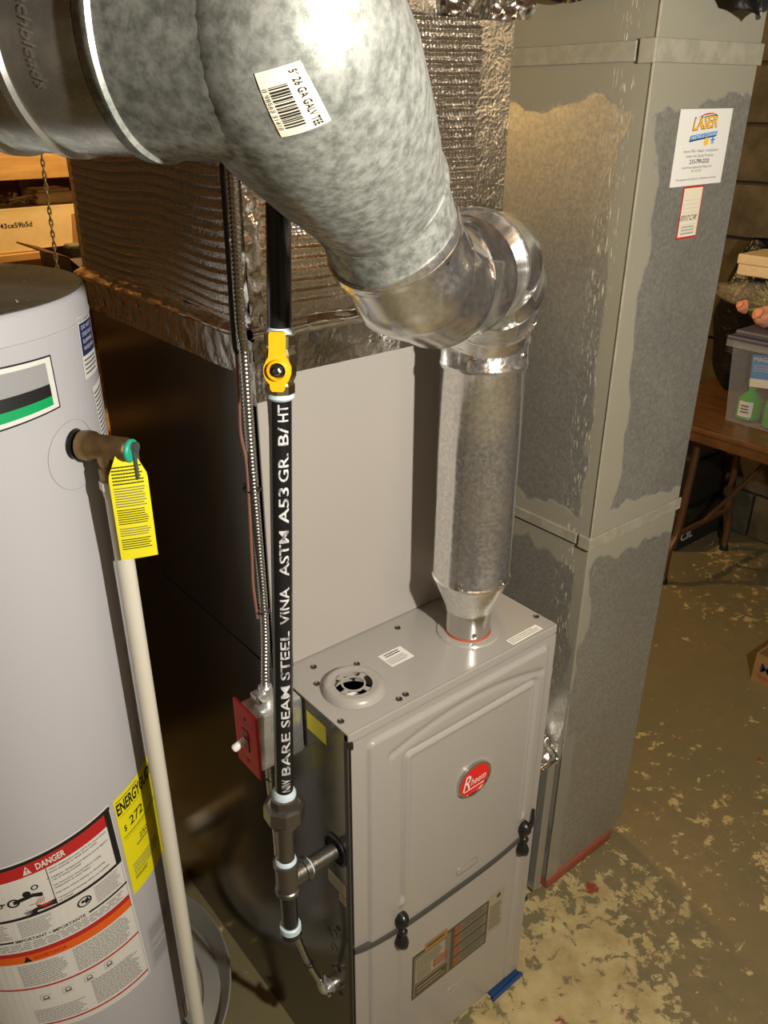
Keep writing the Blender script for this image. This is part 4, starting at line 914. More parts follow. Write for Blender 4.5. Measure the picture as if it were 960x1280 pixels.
# ================================================================== WATER HEATER
TX, TY, TRR, TZT = -0.329, 0.488, 0.22, 1.489
wh = thing('water_heater', 'light grey cylindrical water heater covered with warning labels standing at left', 'water heater', (TX, TY, 0.0))
b = MB(); lathe(b, (TX, TY, 0.055), (0, 0, 1), [(0, TRR - .004), (0.002, TRR), (TZT - 0.055 - 0.037, TRR), (TZT - .055 - .036, TRR + .0012), (TZT - .055 - .034, TRR + .0012), (TZT - .055 - .031, TRR + .0002), (TZT - .055 - 0.008, TRR + .0002), (TZT - .055 - .002, TRR - .002), (TZT - .055, TRR - .005)], tankp, 128); b.build('tank_jacket', wh, ang=40)
b = MB(); lathe(b, (TX, TY, TZT - .0085), (0, 0, 1), [(0, TRR - .004), (0.0092, TRR - .004), (0.0097, TRR - .02), (0.011, 0.001)], tanktop, 96, closed_ends=False); b.build('top_cover', wh, ang=40)
b = MB()
R = random.Random(5)
for k in range(34):
    a = R.uniform(-1.9, 0.6); r = TRR * math.sqrt(R.uniform(.3, .93)); x, y = TX + r * math.cos(a), TY + r * math.sin(a); s = R.uniform(.0006, .0018)
    lathe(b, (x, y, TZT + .0008), (R.uniform(-.3, .3), R.uniform(-.3, .3), 1), [(0, s), (s * .8, s * .6), (s, s * .1)], duststuff, 5)
o = b.build('dust_crumbs', wh, smooth=False); o['kind'] = 'stuff'
for k in range(3):
    a = k * 2.1 + .4; b = MB(); box(b, (TX + .15 * math.cos(a) - .02, TY + .15 * math.sin(a) - .02, 0.012), (TX + .15 * math.cos(a) + .02, TY + .15 * math.sin(a) + .02, 0.056), gasket, .002); b.build('foot', wh, smooth=False)
RAD = math.radians
def tfn(th, z, h=0.0): a = RAD(th); return Vector((TX + (TRR + h + .0003) * math.cos(a), TY + (TRR + h + .0003) * math.sin(a), z))
def bil(TL, TRc, BRc, BL, w_, h_):
    def fn(u, v, h=0.0):
        s, q = u / w_, v / h_; th = (TL[0] * (1 - s) + TRc[0] * s) * q + (BL[0] * (1 - s) + BRc[0] * s) * (1 - q); z = (TL[1] * (1 - s) + TRc[1] * s) * q + (BL[1] * (1 - s) + BRc[1] * s) * (1 - q)
        return tfn(th, z, h)
    return fn
# red access circle round the valve
P = Print(lambda u, v, h=0.0: tfn(-57.5 + math.degrees(u / TRR), 1.293 + v, h)); P.ring(0, 0, 0.047, 0.0007, inkl, n=48, lift=.0003); P.build('access_cover_line', wh)
# rating band label (grey / black / green)
fnL = bil((-130, 1.436), (-60.6, 1.430), (-60.2, 1.362), (-130, 1.345), 0.265, 0.072)
P = Print(fnL); P.rect(0, 0, .265, .072, ink, .0002, 24); P.rect(.0022, .0022, .2628, .0698, paper, .0004, 24); P.rect(.010, .008, .254, .064, inkl, .0006, 24); lb = P.build('brand_label', wh)
def band(P, u0, u1, f0, f1, mt, lift, n=30):
    vs = []
    for i in range(n + 1):
        u = u0 + (u1 - u0) * i / n; vs += [P.fn(u, f0(u), lift), P.fn(u, f1(u), lift)]
    P.b.add(vs, [(2 * i, 2 * i + 2, 2 * i + 3, 2 * i + 1) for i in range(n)], mt)
P = Print(fnL); band(P, .010, .254, lambda u: .008, lambda u: .020 + .0 * u, inkgreen, .0009); band(P, .010, .254, lambda u: .020 - 0.00 * u, lambda u: .036, ink, .0009); P.build('print', lb)
# blue label
def simple_label(name, c4, w_, h_, mt, fill):
    fn = bil(*c4, w_, h_); P = Print(fn); P.rect(0, 0, w_, h_, mt, .0003, 10); o = P.build(name, wh); Q = Print(fn); fill(Q); Q.build('print', o); return o
def blue_fill(Q):
    Q.rect(.003, .030, .062, .072, inknavy, .0006, 6)
    Q.text('FOR YOUR SAFETY', .004, .0735, .0045, ink, w=.056)
    for k, s in enumerate(('DO NOT', 'STORE OR USE', 'FLAMMABLE', 'VAPORS NEAR')): Q.text(s, .010, .0635 - k * .009, .0052, paper, w=.044)
    Q.greek(.005, .004, .060, .027, 4, inkg, .4, 2, lift=.0008)
simple_label('safety_label', ((-42.6, 1.458), (-25.5, 1.455), (-26.0, 1.376), (-43.5, 1.378)), .065, .080, paper, blue_fill)
simple_label('side_label', ((-38.5, 1.362), (-20, 1.362), (-20, 1.268), (-36.5, 1.268)), .07, .095, paper,
             lambda Q: (Q.greek(.003, .012, .067, .088, 12, inkg, .4, 4, lift=.0007), Q.rect(.0, .0, .07, .009, inko, .0005, 5)))
# energy guide
def en_fill(Q):
    Q.text('ENERGYGUIDE', .003, .172, .021, ink, w=.104, bold=.03)
    Q.greek(.004, .196, .06, .200, 1, inkg, .5, 3, lift=.0008); Q.rect(.004, .166, .104, .1666, ink, .0006, 8)
    Q.text('$', .010, .134, .011, ink, w=.006, bold=.01); Q.text('272', .024, .134, .017, ink, w=.036, bold=.01)
    Q.rect(.006, .122, .104, .1235, ink, .0006, 8); Q.rect(.006, .117, .104, .1175, ink, .0006, 8)
    Q.text('250', .040, .092, .010, ink, w=.024); Q.greek(.030, .084, .075, .090, 1, inkg, .5, 2, lift=.0008)
    Q.greek(.012, .034, .095, .060, 5, inkg, .35, 6, lift=.0008); Q.greek(.012, .024, .05, .032, 2, ink, .4, 6, lift=.0008)
simple_label('energy_label', ((-70.3, .722), (-42.0, .730), (-42.5, .505), (-68.6, .503)), .1087, .206, energy_y, en_fill)
simple_label('clear_label', ((-65.2, .403), (-46.5, .404), (-46.5, .293), (-65.2, .293)), .072, .11, mat('label_on_grey', (.42, .42, .43), 0, .5),
             lambda Q: (Q.greek(.004, .070, .068, .100, 5, inkg, .35, 2, lift=.0006), Q.text('MADE IN MEXICO', .006, .050, .006, inkg, w=.05), Q.greek(.006, .010, .05, .040, 4, inkg, .3, 5, lift=.0006)))
# big danger label
DW, DH = 0.29, 0.42
def danger(Q):
    pass
fnD = bil((-147, 0.668), (-72.5, 0.724), (-67.7, 0.294), (-142, 0.305), DW, DH)
P = Print(fnD)
nb = 24; P.rect(0, 0, DW, DH, paper, .0003, nb); wl = P.build('danger_label', wh)
Q = Print(fnD); V = lambda f: f * DH
Q.rect(.0, V(.975), DW, V(.992), ink, .0006, nb); Q.rect(.0, V(.915), DW - .012, V(.975), inkr, .0006, nb); Q.rect(DW - .012, V(.705), DW - .0015, V(.992), ink, .0008, 2)
Q.rect(.0, V(.700), DW - .002, V(.714), ink, .0006, nb); Q.rect(0, V(.578), DW - .002, V(.588), ink, .0006, nb)
Q.rect(DW * .33, V(.571), DW * .74, V(.597), paper, .0008, nb); Q.text('IMPORTANT \u2022 IMPORTANTE', DW * .34, V(.5755), V(.016), ink, w=DW * .38, bold=.02, lift=.0011)
Q.rect(0, V(.492), DW - .004, V(.516), inkr, .0006, nb); Q.rect(0, V(.448), DW - .004, V(.492), inko, .0006, nb)
Q.rect(0, V(.278), DW - .004, V(.288), inkr, .0006, nb); Q.rect(0, V(.030), DW - .004, V(.040), inkr, .0006, nb); Q.rect(DW * .52, V(.03), DW * .522, V(.04), inkr, .0006, 1)
Q.rect(DW - .0042, V(.0), DW - .0036, V(.69), inkg, .0006, 1)
Q.text('DANGER', DW * .56, V(.930), V(.030), paper, w=DW * .155, bold=.03, lift=.0012)
Q.poly([(DW * .49, V(.925)), (DW * .535, V(.925)), (DW * .5125, V(.968))], paper, .0012); Q.text('!', DW * .5095, V(.931), V(.024), inkr, lift=.0015, bold=.02)
Q.rect(DW * .600, V(.714), DW * .604, V(.915), ink, .0006, 1)
lines = ('Water temperature over 125\u00b0F can cause severe', 'burns instantly or death from scalds.', '', 'Children, disabled and elderly are at highest', 'risk of being scalded.', '', 'See instruction manual before setting', 'temperature at water heater.', '', 'Feel water before bathing or showering.', '', 'Temperature limiting valves are available,', 'see manual.')
for k, s in enumerate(lines):
    if s: Q.text(s, DW * .615, V(.897 - k * .0145), V(.0085), ink, w=DW * .335 * min(1, len(s) / 46), lift=.0010)
# scald pictogram: tap, steam and hand
pu, pv = DW * .40, V(.80)
Q.ring(pu, pv, .0095, .0032, ink, lift=.0010); Q.poly([(pu, pv - .004), (pu + .030, pv + .001), (pu + .040, pv - .004), (pu + .044, pv - .004), (pu + .044, pv + .004), (pu + .030, pv + .009), (pu, pv + .004)], ink, .0010)
Q.ring(pu + .022, pv + .012, .006, .006, ink, lift=.0011); Q.rect(pu + .018, pv + .004, pu + .026, pv + .014, ink, .0012); Q.ring(pu + .036, pv + .020, .0055, .002, ink, lift=.0011); Q.rect(pu - .026, pv + .001, pu - .012, pv + .004, ink, .001); Q.ring(pu - .022, pv + .0, .006, .0022, ink, lift=.001)
hx, hy = pu + .026, pv - .032
Q.poly([(hx, hy), (hx + .034, hy - .002), (hx + .034, hy + .010), (hx + .014, hy + .008), (hx + .004, hy + .014), (hx + .006, hy + .008), (hx - .002, hy + .006)], ink, .0010)
for k in range(4): Q.poly([(hx + .002, hy + .006 - k * .0022), (hx - .016 + k * .002, hy + .004 - k * .004), (hx - .016 + k * .002, hy + .002 - k * .004), (hx + .004, hy + .003 - k * .0022)], ink, .0011 + k * .0001)
Q.poly([(hx + .004, hy + .009), (hx + .016, hy + .004), (hx + .030, hy + .006), (hx + .018, hy + .010)], inkr, .0015)
for k in range(5): Q.poly([(pu + .036 + k * .002, pv - .006), (pu + .030 + k * .003, pv - .018), (pu + .031 + k * .003, pv - .018), (pu + .0365 + k * .002, pv - .006)], inkr, .0010)
Q.text('HOT', pu + .022, pv - .016, .0030, inkr, w=.012, lift=.0014); Q.text('BURN', hx + .012, hy - .001, .0035, inkr, w=.014, lift=.0018)
Q.poly([(DW * .25, V(.752)), (DW * .60, V(.86)), (DW * .60, V(.863)), (DW * .25, V(.754))], inkg, .0008); Q.poly([(DW * .25, V(.735)), (DW * .46, V(.742)), (DW * .46, V(.745)), (DW * .25, V(.737))], inkg, .0008)
# read-the-book roundel and small print
Q.ring(DW * .735, V(.652), .0105, .0024, ink, asp=1.15, lift=.001); Q.ring(DW * .727, V(.655), .003, .003, ink, lift=.001); Q.poly([(DW * .74, V(.636)), (DW * .765, V(.645)), (DW * .755, V(.668)), (DW * .735, V(.655))], ink, .001)
Q.greek(DW * .80, V(.60), DW * .96, V(.69), 9, inkg, .33, 1, lift=.0008); Q.greek(DW * .38, V(.60), DW * .56, V(.69), 9, inkg, .33, 2, lift=.0008); Q.greek(DW * .12, V(.60), DW * .34, V(.69), 9, inkg, .33, 3, lift=.0008)
Q.greek(DW * .10, V(.525), DW * .96, V(.568), 4, inkg, .35, 4, lift=.0008, ragged=.05)
Q.poly([(DW * .345, V(.452)), (DW * .39, V(.452)), (DW * .3675, V(.488))], ink, .0010); Q.text('ADVERTENCIA', DW * .40, V(.461), V(.018), inkr, w=DW * .18, bold=.01, lift=.001)
Q.greek(DW * .30, V(.30), DW * .56, V(.435), 12, inkg, .36, 5, lift=.0008); Q.greek(DW * .60, V(.30), DW * .96, V(.44), 13, inkg, .36, 6, lift=.0008)
Q.greek(DW * .30, V(.05), DW * .60, V(.14), 8, inkg, .36, 7, lift=.0008); Q.greek(DW * .64, V(.055), DW * .96, V(.21), 14, inkg, .4, 8, lift=.0008)
for k in range(4):
    cu = DW * (.36 + k * .125); cv_ = V(.19 + k * .012); Q.rect(cu, cv_, cu + .018, cv_ + .0006, inkg, .0008); Q.rect(cu, cv_ + .016, cu + .018, cv_ + .0166, inkg, .0008); Q.rect(cu, cv_, cu + .0005, cv_ + .0166, inkg, .0008)
    Q.ring(cu + .009, cv_ + .009, .005, .0012, ink, lift=.001); Q.poly([(cu + .003, cv_ + .003), (cu + .015, cv_ + .004), (cu + .012, cv_ + .007), (cu + .005, cv_ + .006)], ink, .0011)
Q.build('print', wl)
P = Print(lambda u, v, h=0.0: tfn(-49 + math.degrees(u / TRR), .05 + v, h)); P.rect(0, 0, .05, .05, inko, .0004, 6); P.rect(.002, 0, .05, .048, paper, .0007, 6); P.build('lower_label', wh)
# drain pan
b = MB(); lathe(b, (TX, TY, 0), (0, 0, 1), [(0.0005, 0.01), (0.0005, 0.278), (0.050, 0.298), (0.054, 0.301), (0.055, 0.298), (0.051, 0.295), (0.004, 0.275), (0.012, 0.24), (0.004, 0.235), (0.003, 0.01)], pan, 96, closed_ends=True)
tag(b.build('drain_pan', None, ang=40), 'round metal drain pan under the water heater', 'pan')
# relief valve
th = RAD(-56); rv = Vector((math.cos(th), math.sin(th), 0)); tang_ = Vector((-math.sin(th), math.cos(th), 0)); VC = Vector((TX, TY, 1.306)) 
tv = thing('relief_valve', 'brass temperature relief valve sticking out of the water heater', 'valve', tuple(VC + rv * .27))
b = MB(); lathe(b, VC + rv * 0.2195, rv, [(0, 0.021), (0.002, 0.0195), (0.004, 0.019)], blackp, 24); b.build('rubber_gasket', tv)
b = MB(); lathe(b, VC + rv * 0.2205, rv, [(0, 0.013), (0.006, 0.013), (0.009, 0.0190), (0.020, 0.0205), (0.027, 0.0195), (0.031, 0.0165), (0.076, 0.0165), (0.080, 0.0145), (0.082, 0.012)], brass, 32)
OUTD = 0.2675
lathe(b, VC + rv * OUTD, (0, 0, -1), [(0.0, 0.0155), (0.018, 0.0145), (0.024, 0.0130), (0.026, 0.0155), (0.040, 0.0155), (0.044, 0.013)], brass, 28); b.build('valve_body', tv, ang=40)
b = MB(); lathe(b, VC + rv * 0.3015, rv, [(0, 0.0155), (0.003, 0.0155), (0.005, 0.013), (0.0055, 0.003)], green, 24); b.build('green_washer', tv)
b = MB(); lv0 = VC + rv * 0.309
LM = Matrix.Translation(lv0) @ Matrix(((rv.x, tang_.x, 0, 0), (rv.y, tang_.y, 0, 0), (0, 0, 1, 0), (0, 0, 0, 1)))
box(b, (-0.001, -0.0055, -0.038), (0.002, 0.0055, 0.006), leverm, .001, LM); box(b, (-.003, -.0012, -.03), (-.001, .0012, .004), leverm, 0, LM); lathe(b, lv0 + Vector((0, 0, .006)), rv, [(-.002, .0065), (.004, .0065)], leverm, 12); b.build('test_lever', tv, ang=40)
# yellow tag hung on the valve, gently curved
VXp, VYp = (VC + rv * OUTD).x, (VC + rv * OUTD).y
camd = Vector((CAM.x - VXp, CAM.y - VYp, 0)).normalized(); cside = Vector((-camd.y, camd.x, 0)) 
tg0 = Vector((VXp, VYp, 1.302)) + cside * 0.020 + camd * .016
def tagfn(u, v, h=0.0):
    bend = 0.010 * math.sin((v + .13) * 16); return tg0 + cside * u + camd * (0.006 + bend * .5 + h - u * u * 2.0) + Vector((0, 0, v))
b = MB()
def tgrid(s, q):
    v = -0.152 + 0.160 * q; hw = 0.0245 if q < .78 else 0.0245 * (1 - (q - .78) / .22 * .62); return tagfn((s * 2 - 1) * hw, v)
grid(b, tgrid, 8, 24, tagy); tg = thing('valve_tag', 'yellow printed instruction tag hanging from the relief valve', 'tag', tuple(tg0)); 
b.build('tag_card', tg)
for sgn in (1, -1):
    P = Print(lambda u, v, h=0.0: tagfn(u * sgn, v, h * sgn)); 
    for k, (v0, v1, rows, ik) in enumerate(((-.040, -.012, 6, ink), (-.072, -.042, 8, inkg), (-.098, -.074, 7, ink), (-.116, -.102, 4, inkg), (-.137, -.119, 5, ink))): P.greek(-.020, v0, .020, v1, rows, ik, .42, k + 3, lift=.0006, ragged=.12)
    P.build('print', tg)
# discharge pipe
dp = thing('discharge_pipe', 'cream plastic discharge pipe running down from the relief valve', 'pipe', (VXp, VYp, 0.1))
b = MB(); tube(b, [(VXp, VYp, 1.246), (VXp, VYp, 0.075)], 0.0132, pvc, 32); b.build('pipe', dp, ang=50)
b = MB(); lathe(b, (VXp, VYp, 1.262), (0, 0, -1), [(0, 0.0138), (0.001, 0.0175), (0.012, 0.0175), (0.013, 0.0150), (0.024, 0.0140), (0.026, .012)], pvc, 10); b.build('threaded_adapter', dp, ang=30)

b = MB(); tube(b, [(-0.75, 0.83, 0.021), (-0.07, 0.80, 0.021)], 0.020, pvc, 20); tag(b.build('drain_pipe', None, ang=50), 'white plastic pipe lying on the floor behind the water heater', 'pipe')
# ================================================================== BACKGROUND LEFT
sh = thing('storage_shelf', 'yellow pine storage shelving against the far side behind the water heater', 'shelf', (0.45, 2.3, 0))
for z in (0.62, 1.265, 1.62):
    b = MB(); box(b, (-0.9, 2.05, z), (1.35, 2.55, z + 0.022), wood, 0.002); b.build('shelf_board', sh, smooth=False)
for z, hgt in ((1.50, .12),):
    b = MB(); box(b, (-0.9, 2.03, z), (1.35, 2.0495, z + hgt), wood, 0.002); b.build('fascia_board', sh, smooth=False)
for x in (-0.9, 1.31):
    for y in (2.05, 2.51): b = MB(); box(b, (x, y, 0), (x + 0.04, y + 0.04, 2.0), wood, .002); b.build('post', sh, smooth=False)
b = MB(); box(b, (0.41, 2.36, 1.288), (0.447, 2.40, 1.618), wood, .002); b.build('post', sh, smooth=False)
for k in range(8):
    b = MB(); box(b, (-0.9, 2.56, 0.05 + k * 0.245), (1.35, 2.575, 0.285 + k * 0.245), wood, .002); b.build('back_plank', sh, smooth=False)
ct = thing('carton', 'white cardboard carton with a printed code on the pine shelf', 'box', (0.16, 2.2, 1.288))
b = MB(); box(b, (-0.22, 2.075, 1.288), (0.545, 2.32, 1.418), cardw, 0.003); b.build('carton_body', ct, smooth=False)
P = Print(plane_fn((0.240, 2.075, 1.362), (1, 0, 0), (0, 0, 1), (0, -1, 0))); P.text('43ce59b5d', .003, .0, .0145, ink, w=.098, bold=.01); P.build('print', ct)
b = MB(); box(b, (0.375, 2.10, 1.4185), (0.50, 2.24, 1.455), cardw, 0.008); box(b, (0.385, 2.11, 1.455), (0.49, 2.23, 1.463), cardw, 0.003)
tag(b.build('plastic_tub', None, smooth=False), 'small white lidded tub on top of the white carton', 'tub')
R = random.Random(9)
b = MB()
for k in range(14):
    p = Vector((0.275 + R.uniform(0, .07), 2.12 + R.uniform(0, .08), 1.421 + R.uniform(0, .02))); tube(b, spline([p, p + Vector((R.uniform(-.03, .03), R.uniform(-.02, .02), R.uniform(0, .02))), p + Vector((R.uniform(-.05, .05), R.uniform(-.03, .03), .003))], 4), 0.004, R.choice([chrome, wood, cardw]), 6)
tag(b.build('wire_bundle', None), 'tangled bundle of pale wire on the white carton', 'wire')
b = MB(); box(b, (0.555, 2.15, 1.2875), (0.85, 2.32, 1.50), mat('tan_carton', (.50, .30, .12), 0, .7), .004); tag(b.build('storage_box', None, smooth=False), 'tan box on the pine shelf to the right of the white carton', 'box')
b = MB(); box(b, (-0.35, 2.33, 1.288), (0.33, 2.5, 1.49), mat('tan_sack', (.55, .36, .16), 0, .7), .03); tag(b.build('storage_box', None, smooth=False), 'pale rounded box behind the white carton on the shelf', 'box')
wb = thing('workbench', 'dark workbench behind the water heater holding an open carton', 'table', (0.3, 1.75, 0))
b = MB(); box(b, (-0.5, 1.5, 1.075), (1.0, 1.98, 1.10), joistw, .002); b.build('bench_top', wb, smooth=False)
for x in (-.48, .94):
    for y in (1.52, 1.92): b = MB(); box(b, (x, y, 0), (x + .04, y + .04, 1.075), joistw); b.build('leg', wb, smooth=False)
oc = thing('open_carton', 'dark red open carton with raised flaps behind the water heater', 'box', (0.33, 1.65, 1.10))
x0, x1, y0, y1, z0, z1 = 0.262, 0.56, 1.56, 1.80, 1.1005, 1.335
for (lo, hi) in (((x0, y0, z0), (x1, y0 + .005, z1)), ((x0, y1 - .005, z0), (x1, y1, z1)), ((x0, y0 + .005, z0), (x0 + .005, y1 - .005, z1)), ((x1 - .005, y0 + .005, z0), (x1, y1 - .005, z1)), ((x0 + .005, y0 + .005, z0), (x1 - .005, y1 - .005, z0 + .005))):
    b = MB(); box(b, lo, hi, darkred); b.build('side_wall', oc, smooth=False)
def quad(name, pts, mt, parent, th=0.004):
    b = MB(); P_ = [Vector(p) for p in pts]; n = (P_[1] - P_[0]).cross(P_[2] - P_[0]).normalized() * th; k = len(P_)
    b.add(P_ + [p + n for p in P_], [list(range(k)), list(range(k, 2 * k))] + [(i, (i + 1) % k, k + (i + 1) % k, k + i) for i in range(k)], mt); return b.build(name, parent, smooth=False)
quad('flap', [(x0, y0, z1), (x0, y1, z1), (x0 - .06, y1, z1 + .02), (x0 - .06, y0, z1 + .02)], darkred, oc)
quad('flap', [(x0, y0, z1), (x1, y0, z1), (x1, y0 - .05, z1 - .03), (x0 + .02, y0 - .05, z1 - .03)], darkred, oc)
quad('flap', [(x0 + .10, y1, z1), (x1, y1, z1), (x1, y1 + .03, z1 + .08), (x0 + .12, y1 + .03, z1 + .08)], cardin, oc)
P = Print(plane_fn((0.345, y0, 1.235), (1, 0, 0), (0, 0, 1), (0, -1, 0))); P.rect(0, 0, .025, .045, paper2); P.greek(.003, .004, .022, .04, 4, inkg, .4, lift=.0006); P.build('shipping_label', oc)
b = MB(); box(b, (0.282, 1.60, 1.25), (0.330, 1.66, 1.362), olive, .008); tag(b.build('pouch', None, smooth=False), 'olive fabric pouch poking out of the open dark red carton', 'pouch')
b = MB(); tube(b, [(0.365, 1.70, 1.395), (0.66, 1.70, 1.365)], 0.024, darkgrey, 20); tube(b, [(0.362, 1.70, 1.3955), (0.366, 1.70, 1.395)], .019, blackr, 20); tag(b.build('rolled_mat', None, ang=40), 'dark grey tube lying across the open dark red carton', 'tube')
b = MB()
for k in range(7):
    p = Vector((0.34 + k * .02, 1.66, 1.30)); tube(b, spline([p, p + Vector((.0, -.01, .06)), p + Vector((.03, .0, .075)), p + Vector((.06, .01, .03)), p + Vector((.07, 0, -.01))], 5), .005, blackp, 8)
tag(b.build('cable_coil', None), 'coil of black cable inside the open dark red carton', 'cable')
b = MB(); box(b, (0.10, 1.60, 1.1005), (0.235, 1.75, 1.27), mat('tan_pot', (.34, .24, .09), 0, .7), .01); tag(b.build('storage_box', None, smooth=False), 'small yellowish box left of the dark red carton on the bench', 'box')
b = MB(); box(b, (-0.3, 1.62, 1.1005), (0.08, 1.8, 1.22), mat('dark_box', (.02, .018, .012), 0, .6), .01); tag(b.build('storage_box', None, smooth=False), 'low black box on the bench just above the tank rim', 'box')
b = MB(); lathe(b, (0.14, 1.56, 1.1005), (0, 0, 1), [(0, .03), (.10, .032), (.13, .02), (.14, .005)], mat('salmon_plastic', (.55, .25, .14), 0, .5), 16); tag(b.build('bottle', None), 'salmon coloured bottle standing on the bench beside the black box', 'bottle')
# pull chain
chainm = mat('pale_chain', (.62, .58, .48), .3, .35)
b = MB(); p0 = Vector((0.105, 1.2, 2.02)); p1 = Vector((0.1135, 1.2, 1.6286)); p2 = Vector((0.1043, 1.2, 1.34))
cp = [p0.lerp(p1, i / 32) for i in range(32)] + [p1.lerp(p2, i / 24) for i in range(25)]
for i, p in enumerate(cp):
    n_ = 10; ax = Vector((1, 0, 0)) if i % 2 else Vector((0.2, 1, 0)).normalized(); pts = [p + ax * math.cos(2 * PI * k / n_) * .0034 + Vector((0, 0, 1)) * math.sin(2 * PI * k / n_) * .0085 for k in range(n_ + 1)]; tube(b, pts, .0019, chainm, 5, cap=False)
tag(b.build('pull_chain', None), 'twisted metal pull chain hanging from the ceiling behind the flue pipe', 'chain')

# ================================================================== BACKGROUND RIGHT
tb = thing('folding_table', 'brown folding table against the block wall right of the return duct', 'table', (2.4, 0.4, 0))
b = MB(); box(b, (2.04, -0.80, 0.672), (2.66, 0.98, 0.690), tablew, .003); b.build('tabletop', tb, smooth=False)
b = MB(); box(b, (2.046, -0.79, 0.635), (2.064, 0.97, 0.6715), tablew, .002); b.build('apron', tb, smooth=False)
def tablelegs(yy):
    b = MB(); tube(b, spline([(2.127, yy, 0.012), (2.13, yy, .14), (2.17, yy, .22), (2.19, yy, 0.44), (2.205, yy, 0.66)], 6), .014, legm, 14); b.build('leg', tb)
    b = MB(); tube(b, spline([(2.564, yy, 0.012), (2.56, yy, .14), (2.53, yy, .22), (2.51, yy, 0.44), (2.50, yy, 0.66)], 6), .014, legm, 14); b.build('leg', tb)
    b = MB(); tube(b, [(2.165, yy, .20), (2.535, yy, .20)], .011, legm, 12); b.build('stretcher', tb)
    b = MB(); tube(b, [(2.35, yy, .20), (2.35, yy - .28, .66)], .009, legm, 12); b.build('brace', tb)
    for x in (2.127, 2.564): b = MB(); lathe(b, (x, yy, 0), (0, 0, 1), [(0, .018), (.02, .017), (.024, .0145)], blackp, 14); b.build('leg_cap', tb)
tablelegs(0.77); tablelegs(-0.55)
sb_ = thing('storage_bin', 'clear plastic storage bin with blue grey lid on the folding table', 'bin', (2.4, 0.4, 0.6905))
b = MB()
def shell(x0, y0, x1, y1, z0, z1, tp_, th_, mt):
    o_ = [(x0 + tp_, y0 + tp_, z0), (x1 - tp_, y0 + tp_, z0), (x1 - tp_, y1 - tp_, z0), (x0 + tp_, y1 - tp_, z0), (x0, y0, z1), (x1, y0, z1), (x1, y1, z1), (x0, y1, z1)]
    b.add(o_, [(0, 1, 2, 3), (0, 1, 5, 4), (1, 2, 6, 5), (2, 3, 7, 6), (3, 0, 4, 7)], mt)
shell(2.165, 0.08, 2.56, 0.695, 0.6915, 0.985, 0.018, .003, binm); b.build('tub', sb_, smooth=False)
b = MB(); box(b, (2.150, 0.065, 0.978), (2.575, 0.712, 0.992), lidm, .004); box(b, (2.165, 0.085, 0.992), (2.56, 0.695, 1.012), lidm, .006); b.build('lid', sb_, smooth=False)
b = MB(); box(b, (2.152, 0.065, 0.955), (2.160, 0.712, 0.978), binm, .002); b.build('rim', sb_, smooth=False)
for (y, r, hh, lab) in ((0.635, 0.042, .10, 'green bottle with a white label at the left end inside the clear bin'), (0.515, .060, .12, 'large round green bottle lying inside the clear bin')):
    bo_ = thing('bottle', lab, 'bottle', (2.25, y, .70)); b = MB(); lathe(b, (2.25, y, 0.6945), (0, 0, 1), [(0, r * .8), (.006, r), (hh * .7, r), (hh * .9, r * .6), (hh, r * .3), (hh + .02, r * .3)], greenglass, 24); b.build('bottle_body', bo_)
    if r < .05:
        P = Print(lambda u, v, h=0.0: Vector((2.25 + (r + h + .0005) * math.cos(PI + .15 + u / r), y + (r + h + .0005) * math.sin(PI + .15 + u / r), .71 + v))); P.rect(-.025, 0, .025, .055, paper, 0, 6); P.greek(-.015, .012, .015, .045, 3, ink, .5, lift=.001); P.build('label', bo_)
bb = thing('product_box', 'blue and white box leaning inside the clear bin', 'box', (2.22, .42, .80)); b = MB(); MBt = Matrix.Translation((2.215, .56, .850)) @ Matrix.Rotation(-.12, 4, 'X')
box(b, (-.01, -.13, -.02), (.05, .07, .09), inkb, .002, MBt); b.build('box_body', bb, smooth=False)
b = MB(); box(b, (-.0105, -.131, -.0201), (-.009, .0705, .008), paper, 0, MBt); b.build('white_edge', bb, smooth=False)
P = Print(lambda u, v, h=0.0: MBt @ Vector((-.0101 - h, .062 - u, .062 + v))); P.text('MAGNETIC', 0.0, 0.006, .014, paper, w=.11, bold=.02); P.greek(0, -.03, .1, -.004, 3, lilac, .4, 3); P.build('print', bb)
b = MB(); 
for k in range(8): tube(b, [(2.36 + R.uniform(0, .1), .66 - R.uniform(0, .2), .72 + R.uniform(0, .03)), (2.36 + R.uniform(0, .1), .45 + R.uniform(-.1, .1), .82 + R.uniform(0, .12))], R.choice([.006, .009]), R.choice([olive, white, cardw]), 8)
tag(b.build('gift_ribbons', None), 'loose tubes and ribbons standing inside the clear bin', 'ribbon')
